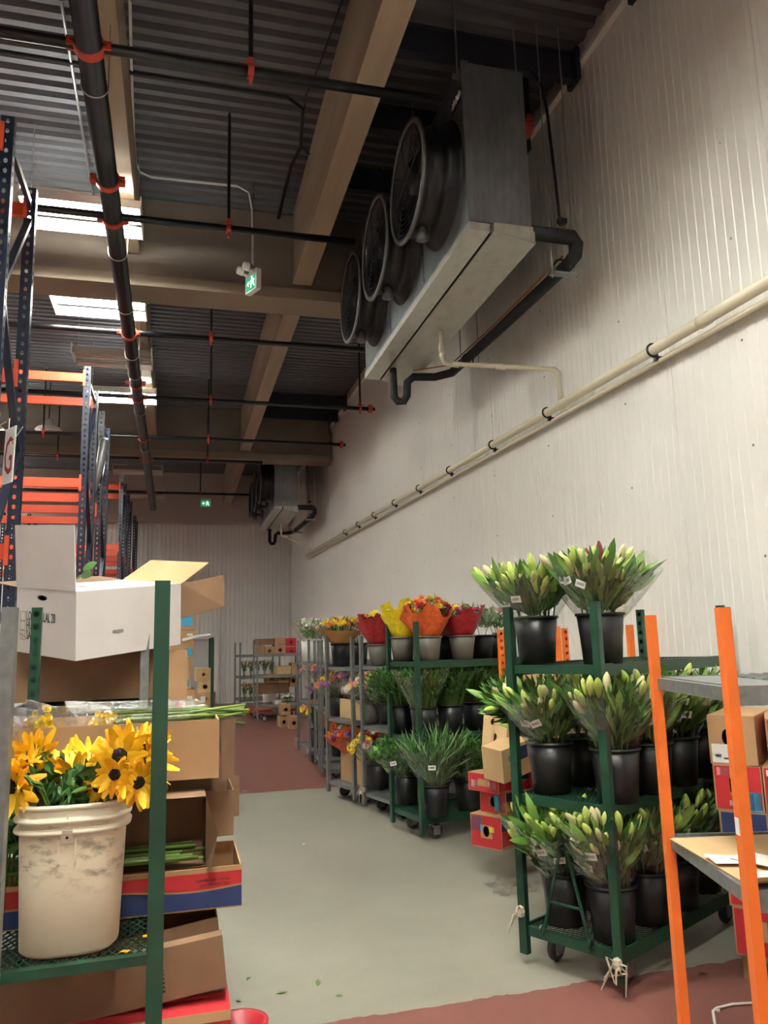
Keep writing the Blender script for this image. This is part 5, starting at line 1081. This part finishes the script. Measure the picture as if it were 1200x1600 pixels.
# flower bunches lying in cellophane on the top box
def lying(label, pts, r0, r1, seed, head=None, stems=True):
    a, b = Vector(pts[0]), Vector(pts[1]); d = (b-a); L_ = d.length; t = thing('wrapped_bunch', label, 'flowers', a, group='wrapped bunches lying on the top box'); rm = d.to_track_quat('Z', 'Y').to_matrix().to_4x4(); r = random.Random(seed)
    if stems:
        for i in range(16):
            q = Vector((r.gauss(0, .018), r.gauss(0, .018), 0)); e_ = Vector((r.gauss(0, .014), r.gauss(0, .014), 0)); MB().tube([rm @ (q+Vector((0,0,L_*.12))), rm @ (q*.8+Vector((0,0,L_*.6))), rm @ (e_+Vector((0,0,L_*(.94+.1*r.random()))))], .0055, 6).build('stem', M['stem'] if i % 2 else M['stem2'], t, True)
    if head:
        for i in range(18):
            p = rm @ Vector((r.gauss(0, .018), r.gauss(0, .018), r.uniform(-.01, .07))); put('bloom', MUM[head], t, aim(p, (r.uniform(-1,1), -1, r.uniform(-.2,1)), 0, .3+.2*r.random()))
    me = sleeve_mesh(r1, r0, -.10, L_*.62, seed, M['film2'], wav=.45, n=40, rings=10); o = obj('sleeve', me, t); o.matrix_local = rm
    return t
lying('yellow-headed flowers in clear film with long green stems poking out right', (P(148, 1128, 'Y', 2.98), P(384, 1112, 'Y', 3.10)), .05, .075, 21, 'yel')
lying('clear-wrapped yellow flowers at the left of the top box', (P(72, 1130, 'Y', 2.92), P(30, 1110, 'Y', 3.2)), .04, .07, 22, 'yel', False)
lying('pink flowers in clear film at the far left of the top box', (P(14, 1146, 'Y', 2.88), P(-60, 1138, 'Y', 3.0)), .04, .06, 23, 'pink', False)
# lower boxes under the shelf
rcarton('grey-brown box in torn film just under the mesh shelf', 180, 1420, 335, 1462, 3.0, .34, 'card', tape=True)
lo = rcarton('dark open box leaning under the mesh shelf', 120, 1458, 356, 1590, 2.74, .30, 'cardd', open_top=True, name='flower_box'); lo.rotation_euler = (0, R_(-7), 0)
lo2 = rcarton('brown box with stamped black marks beneath the mesh shelf', -60, 1506, 362, 1592, 2.66, .05, 'cardd', name='flower_box'); lo2.rotation_euler = (0, R_(-6), 0)
for i in range(2):
    for k in range(6): MB().cbox((.165+.028*i, -.0265, .03+k*.012), (.012, .001, .005)).build('stamped_mark', M['ink'], lo2)
rcarton('red and white box at the very bottom edge left', -80, 1608, 367, 1700, 2.6, .4, 'cred', stickers=(('front', 0, .82, 1, .18, 'card2'),), name='printed_flower_box')
rb_ = MB().lathe([(.07, 0), (.09, .12), (.1, .12), (.1, .125), (.085, .125), (.068, .01), (.001, .01)], 18, capb=True).build('red_basin', M['basin'], None, True); rb_.location = P(374, 1596, 'Y', 2.95)-Vector((0, 0, .125)); tag(rb_, 'red plastic basin peeking from behind the bottom red box', 'basin')
# galvanised post of a trolley at the left edge
GL = cart('galvanised_trolley', 'galvanised trolley cut off by the left edge of the photo', (-.405, 2.22), R_(180), .5, .9, 1.72, (.18, .7), 'gal', deck='sheet', holes=False, group='galvanised flower trolleys', post_w=.05)
GL.location = (-.43, 2.26, 0)
# ============================================================ GREY TROLLEY WITH THE WHITE CARTON
WT = cart('galvanised_trolley', 'galvanised perforated trolley carrying the white carton', (-.17, 4.5), R_(90), .93, 1.35, 1.74, (.2, .75, 1.32), 'gal', deck='sheet', group='galvanised flower trolleys')
rcarton('wide brown box under the white carton', 26, 1014, 250, 1094, 4.62, .8, 'cardd', flaps=(), name='flower_box')
rcarton('brown box right of the wide one, behind the green post', 252, 1016, 292, 1094, 4.64, .6, 'card', name='flower_box')
Mw = Matrix(((0.7506, -0.6607, -0.0092), (0.6521, 0.7430, -0.1510), (0.1066, 0.1073, 0.9885)))
ow = P(118, 1033, 'Y', 4.2); a_, b__, c__ = .674, .52, .346
mw = Mw.to_4x4(); mw.translation = ow + Mw @ Vector((a_/2, b__/2, 0))
# faces: front = the wide right-hand face, left = the face with the lettering
wb = carton('large white carton with open flaps and stamped lettering, tilted on the trolley', a_, b__, c__, 'cwhite', mtx_=mw, holes=(('left', .44, .86, .043, .014),), name='white_carton', cat='box',
            flaps=(('left', .33, R_(2), 'cwhite'), ('back', .22, R_(86), 'cardd'), ('right', .24, R_(62), 'card2')), stickers=(('front', .32, .33, .10, .045, 'ink_grey'), ('top', .14, .45, .22, .06, 'ink_grey')))
bpy.context.view_layer.update()
iw = wb.matrix_world.inverted()
c1 = wb.matrix_world @ Vector((a_/2, -b__/2, c__)); c2_ = wb.matrix_world @ Vector((a_/2, -b__/2, c__*.42)); e1, e2 = P(350, 898, 'Y', c1.y+.05), P(350, 948, 'Y', c1.y+.05)
MB().add([iw @ v for v in (c1, c2_, e2, e1)] + [iw @ (v+Vector((.002, .006, 0))) for v in (c1, c2_, e2, e1)], [(0,1,2,3), (7,6,5,4), (0,4,5,1), (1,5,6,2), (2,6,7,3), (3,7,4,0)]).build('flap', M['cardd'], wb)
def wtext(s_, y, z, size):
    me = text_mesh(s_, size, M['ink'], 'stamped_lettering'); put('stamped_lettering', me, wb, mtx((-a_/2-.0016, y, z), (0, -.46, 0), (0, 0, .9), (-1, 0, 0)))
for i, (s_, z) in enumerate((('LONG SALAL 20', .175), ('HUCK', .125), ('SALAL', .075))):
    wtext(s_, .168, z, .078)
    q = MB(); y0_, z0_ = .225, z-.004; s2 = .046
    for (ya, za, yb, zb) in ((0,0,1,0), (0,1,1,1), (0,0,0,1), (1,0,1,1)): q.bar((-a_/2-.001, y0_-ya*s2, z0_+za*s2), (-a_/2-.001, y0_-yb*s2, z0_+zb*s2), .001, .0025, (1,0,0) if 0 else (0,1,0) if ya == yb else (0,0,1))
    q.build('check_box', M['ink_grey'], wb)
q = MB().bar((-a_/2-.001, .23, .10), (-a_/2-.001, .175, .085), .001, .003).bar((-a_/2-.001, .205, .115), (-a_/2-.001, .2, .075), .001, .003, (0,1,0)).build('pen_mark', M['ink_grey'], wb)
for k, (px, py) in enumerate(((130, 885), (129, 898), (127, 893))):
    o = obj('green_leaf', SLEAF); o.matrix_world = aim(P(px, py+6, 'Y', 4.55), (.6-.3*k, -.5, .5-.4*k), 1.2*k, .8); tag(o, ['upper green leaf poking out of the white carton', 'lower green leaf poking out of the white carton', 'leaf stub inside the white carton'][k], 'leaf')
# ============================================================ LEFT BACKGROUND
for i, (x0, y0, x1, y1, lb, stk) in enumerate([(262, 1078, 304, 1150, 'lowest brown box of the blue-label stack, with a red sticker', (('front', .28, .55, .34, .18, 'redst'), ('front', .7, .8, .2, .06, 'sticker'))), (268, 1029, 298, 1077, 'brown box third from the top with a blue label and split edge', (('front', .5, .06, .4, .25, 'bluest'),)), (265, 985, 303, 1028, 'brown box second from the top with a blue label', (('front', .62, .05, .3, .3, 'bluest'), ('front', .7, .8, .24, .08, 'sticker'))), (262, 930, 305, 984, 'top brown box of the stack with a blue label', (('front', .5, .1, .4, .28, 'bluest'),))]):
    bb_ = rcarton(lb, x0, y0, x1, y1, 9.0+.02*i, .5, 'card', stickers=stk, group='blue-label brown boxes', name='shipping_box')
    if i == 2:
        q0, e_ = P(285, 1000, 'Y', 9.035)-bb_.location, P(329, 991, 'Y', 8.92)-bb_.location
        MB().bar(q0, q0.lerp(e_, .6)+Vector((0,0,.01)), .01, .03).bar(q0.lerp(e_, .6)+Vector((0,0,.01)), e_, .008, .02).build('cut_strap', M['paper'], bb_)
s0 = P(284, 1150, 'Y', 9.0)
carton('plain brown box at the foot of the blue-label stack', .4, .5, max(.1, s0.z), 'card', (s0.x-.02, 9.25, 0), name='shipping_box', group='blue-label brown boxes')
c2 = cart('flower_cart', 'far green cart carrying tan boxes with round holes', (P(331, 1090, 'Y', 13.0).x, 13.0), R_(90), .5, 1.0, 1.77, (.55,), 'green', group='dark green flower carts', post_top={1: .6, 3: .6})
zz = .55
for i, (x0, y0, x1, y1, lb, hr) in enumerate([(304, 1080, 333, 1096, 'lowest tan box on the far green cart, with pale stickers', 0), (308, 1060, 336, 1079, 'second tan box on the far green cart, wrapped in film', .02), (310, 1041, 332, 1059, 'third tan box on the far green cart with a large round hole', .035), (306, 1020, 328, 1040, 'top tan box on the far green cart with a round hole', .026)]):
    w_ = P(x1, y0, 'Y', 13.0).x-P(x0, y0, 'Y', 13.0).x; h_ = (P(x0, y0, 'Y', 13.0).z-P(x0, y1, 'Y', 13.0).z); cx_ = P((x0+x1)/2, y0, 'Y', 13.0).x
    carton(lb, w_, .5, h_, 'card2' if i > 1 else 'card', (cx_, 13.3, zz), R_(4*(i % 2)), holes=(('front', .5, .5, hr, hr),) if hr else (), stickers=(('front', .15, .2, .25, .5, 'sticker'),) if i < 2 else (), group='tan boxes with round holes'); zz += h_+.002
# ============================================================ FAR RIGHT BACKGROUND
FR = cart('galvanised_trolley', 'far grey rack of dark tulip bunches near the far wall', (1.9, 19.6), R_(4), .9, 1.0, 1.72, (.3, .86, 1.40), 'gal', deck='sheet', holes=False, group='galvanised flower trolleys', post_w=.05)
FR.location = (P(375, 1095, 'Y', 20.3).x, 20.3, 0)
k = 0
for z, row in ((.86, 'middle'), (.3, 'bottom')):
    for i in range(5):
        p = cart_pt(FR, .14+.17*i, .2, z+.005); nm = ['leftmost', 'second', 'third', 'fourth', 'last']
        bouquet('%s dark tulip bunch on the %s shelf of the far grey rack' % (nm[i], row), p, 200+k, .11, .40, ('peach','yel','orange'), nb=9, fol=('fol1','leaf3'), nf=120, group='tulip bunches on the far rack', name='tulip_bunch', bs=.8); k += 1
def fbox(label, x0, y0, x1, y1, Y, m='card', hole=True, **kw):
    a = P(x0, y0, 'Y', Y); b = P(x1, y1, 'Y', Y); hr = min(.05, (a.z-b.z)*.16)
    return rcarton(label, x0, y0, x1, y1, Y, .5, m, holes=(('front', .5, .5, hr, hr),) if hole else (), group='boxes piled by the far racks', **kw)
FK = cart('galvanised_trolley', 'far trolley stacked with boxes on every shelf, against the right wall', (2.28, 17.2), R_(0), .8, .95, 1.75, (.35, .98, 1.44), 'gal', deck='sheet', holes=False, group='galvanised flower trolleys', post_w=.05)
FK.location = (P(402, 1050, 'Y', 17.3).x, 17.3, 0)
FZ = 17.45
fbox('red box above another at the far pile, upper', 447, 997, 463, 1010, FZ, 'cred'); fbox('red box below another at the far pile, lower', 447, 1010.5, 463, 1024, FZ, 'cred')
fbox('small tan box with hole on the far top shelf, left', 414, 1010, 429, 1024, FZ); fbox('tan box with hole on the far top shelf, right', 429.5, 1007, 446.5, 1024, FZ); fbox('tan box lying on the far tan box', 429.5, 997, 446.5, 1006.5, FZ, hole=False)
fbox('tan box at the left of the far top shelf', 401, 1008, 413.5, 1024, FZ, hole=False); fbox('crumpled brown paper box on the far top shelf', 401, 998, 428, 1007.5, FZ, 'cardd', hole=False)
fbox('tan box in the middle far shelf, left', 416, 1054, 434, 1067, FZ); fbox('tan box in the middle far shelf, centre', 434.5, 1054, 452, 1067, FZ); fbox('pale tan box above the middle far boxes', 432, 1041, 455, 1053.5, FZ, 'card2', hole=False); fbox('tan box with hole at the right of the far shelf', 453.5, 1055, 463, 1073, FZ); fbox('tan box standing right on the far shelf, upper', 456, 1036, 464, 1054.5, FZ, hole=False)
fbox('brown box with dark flowers on the far lower shelf', 402, 1068, 452, 1084, FZ+.05, 'cardd', hole=False)
fbox('white flat box on the floor by the white bucket', 429.5, 1094, 440, 1112, 17.6, 'cwhite', hole=False)
fbox('tan box with hole stacked on two others by the far aisle', 440, 1100, 454, 1117.5, 16.0); fbox('tan box with hole on the far floor, left of two', 438, 1114, 450, 1131, 16.0).location.z = 0; fbox('tan box with hole on the far floor, right of two', 453, 1114, 466, 1133, 15.6).location.z = 0
bouquet('white and green bunch lying on the far tan boxes', P(450, 1096, 'Y', 16.2), 301, .16, .14, ('white',), nb=14, fol=('fol1','fol2'), nf=120, group=None)
t = thing('orange_dolly', 'low orange dolly carrying a white bucket on the far red floor', 'dolly', P(420, 1121, 'Z', .0)+Vector((.1, .35, 0)))
MB().box((-.5, -.34, .12), (.55, .34, .17)).box((-.6, -.3, .13), (-.5, .3, .2)).build('platform', M['orange'], t)
for x in (-.4, .4):
    for y in (-.25, .25): f = put('caster', FORK, t, Matrix.Translation((x, y, .015))); put('wheel', WHEEL, f, Matrix.Translation((0, 0, .047)))
wbk = bucket('white', 'cream bucket of dark flowers on the orange dolly', t.location+Vector((-.05, -.05, .172)), s=1.25)
bouquet('dark red-brown flowers in the bucket on the orange dolly', t.location+Vector((-.05, -.05, .5)), 302, .25, .26, ('wine','peach'), nb=16, fol=('fol1','leaf3'), nf=160, group=None)
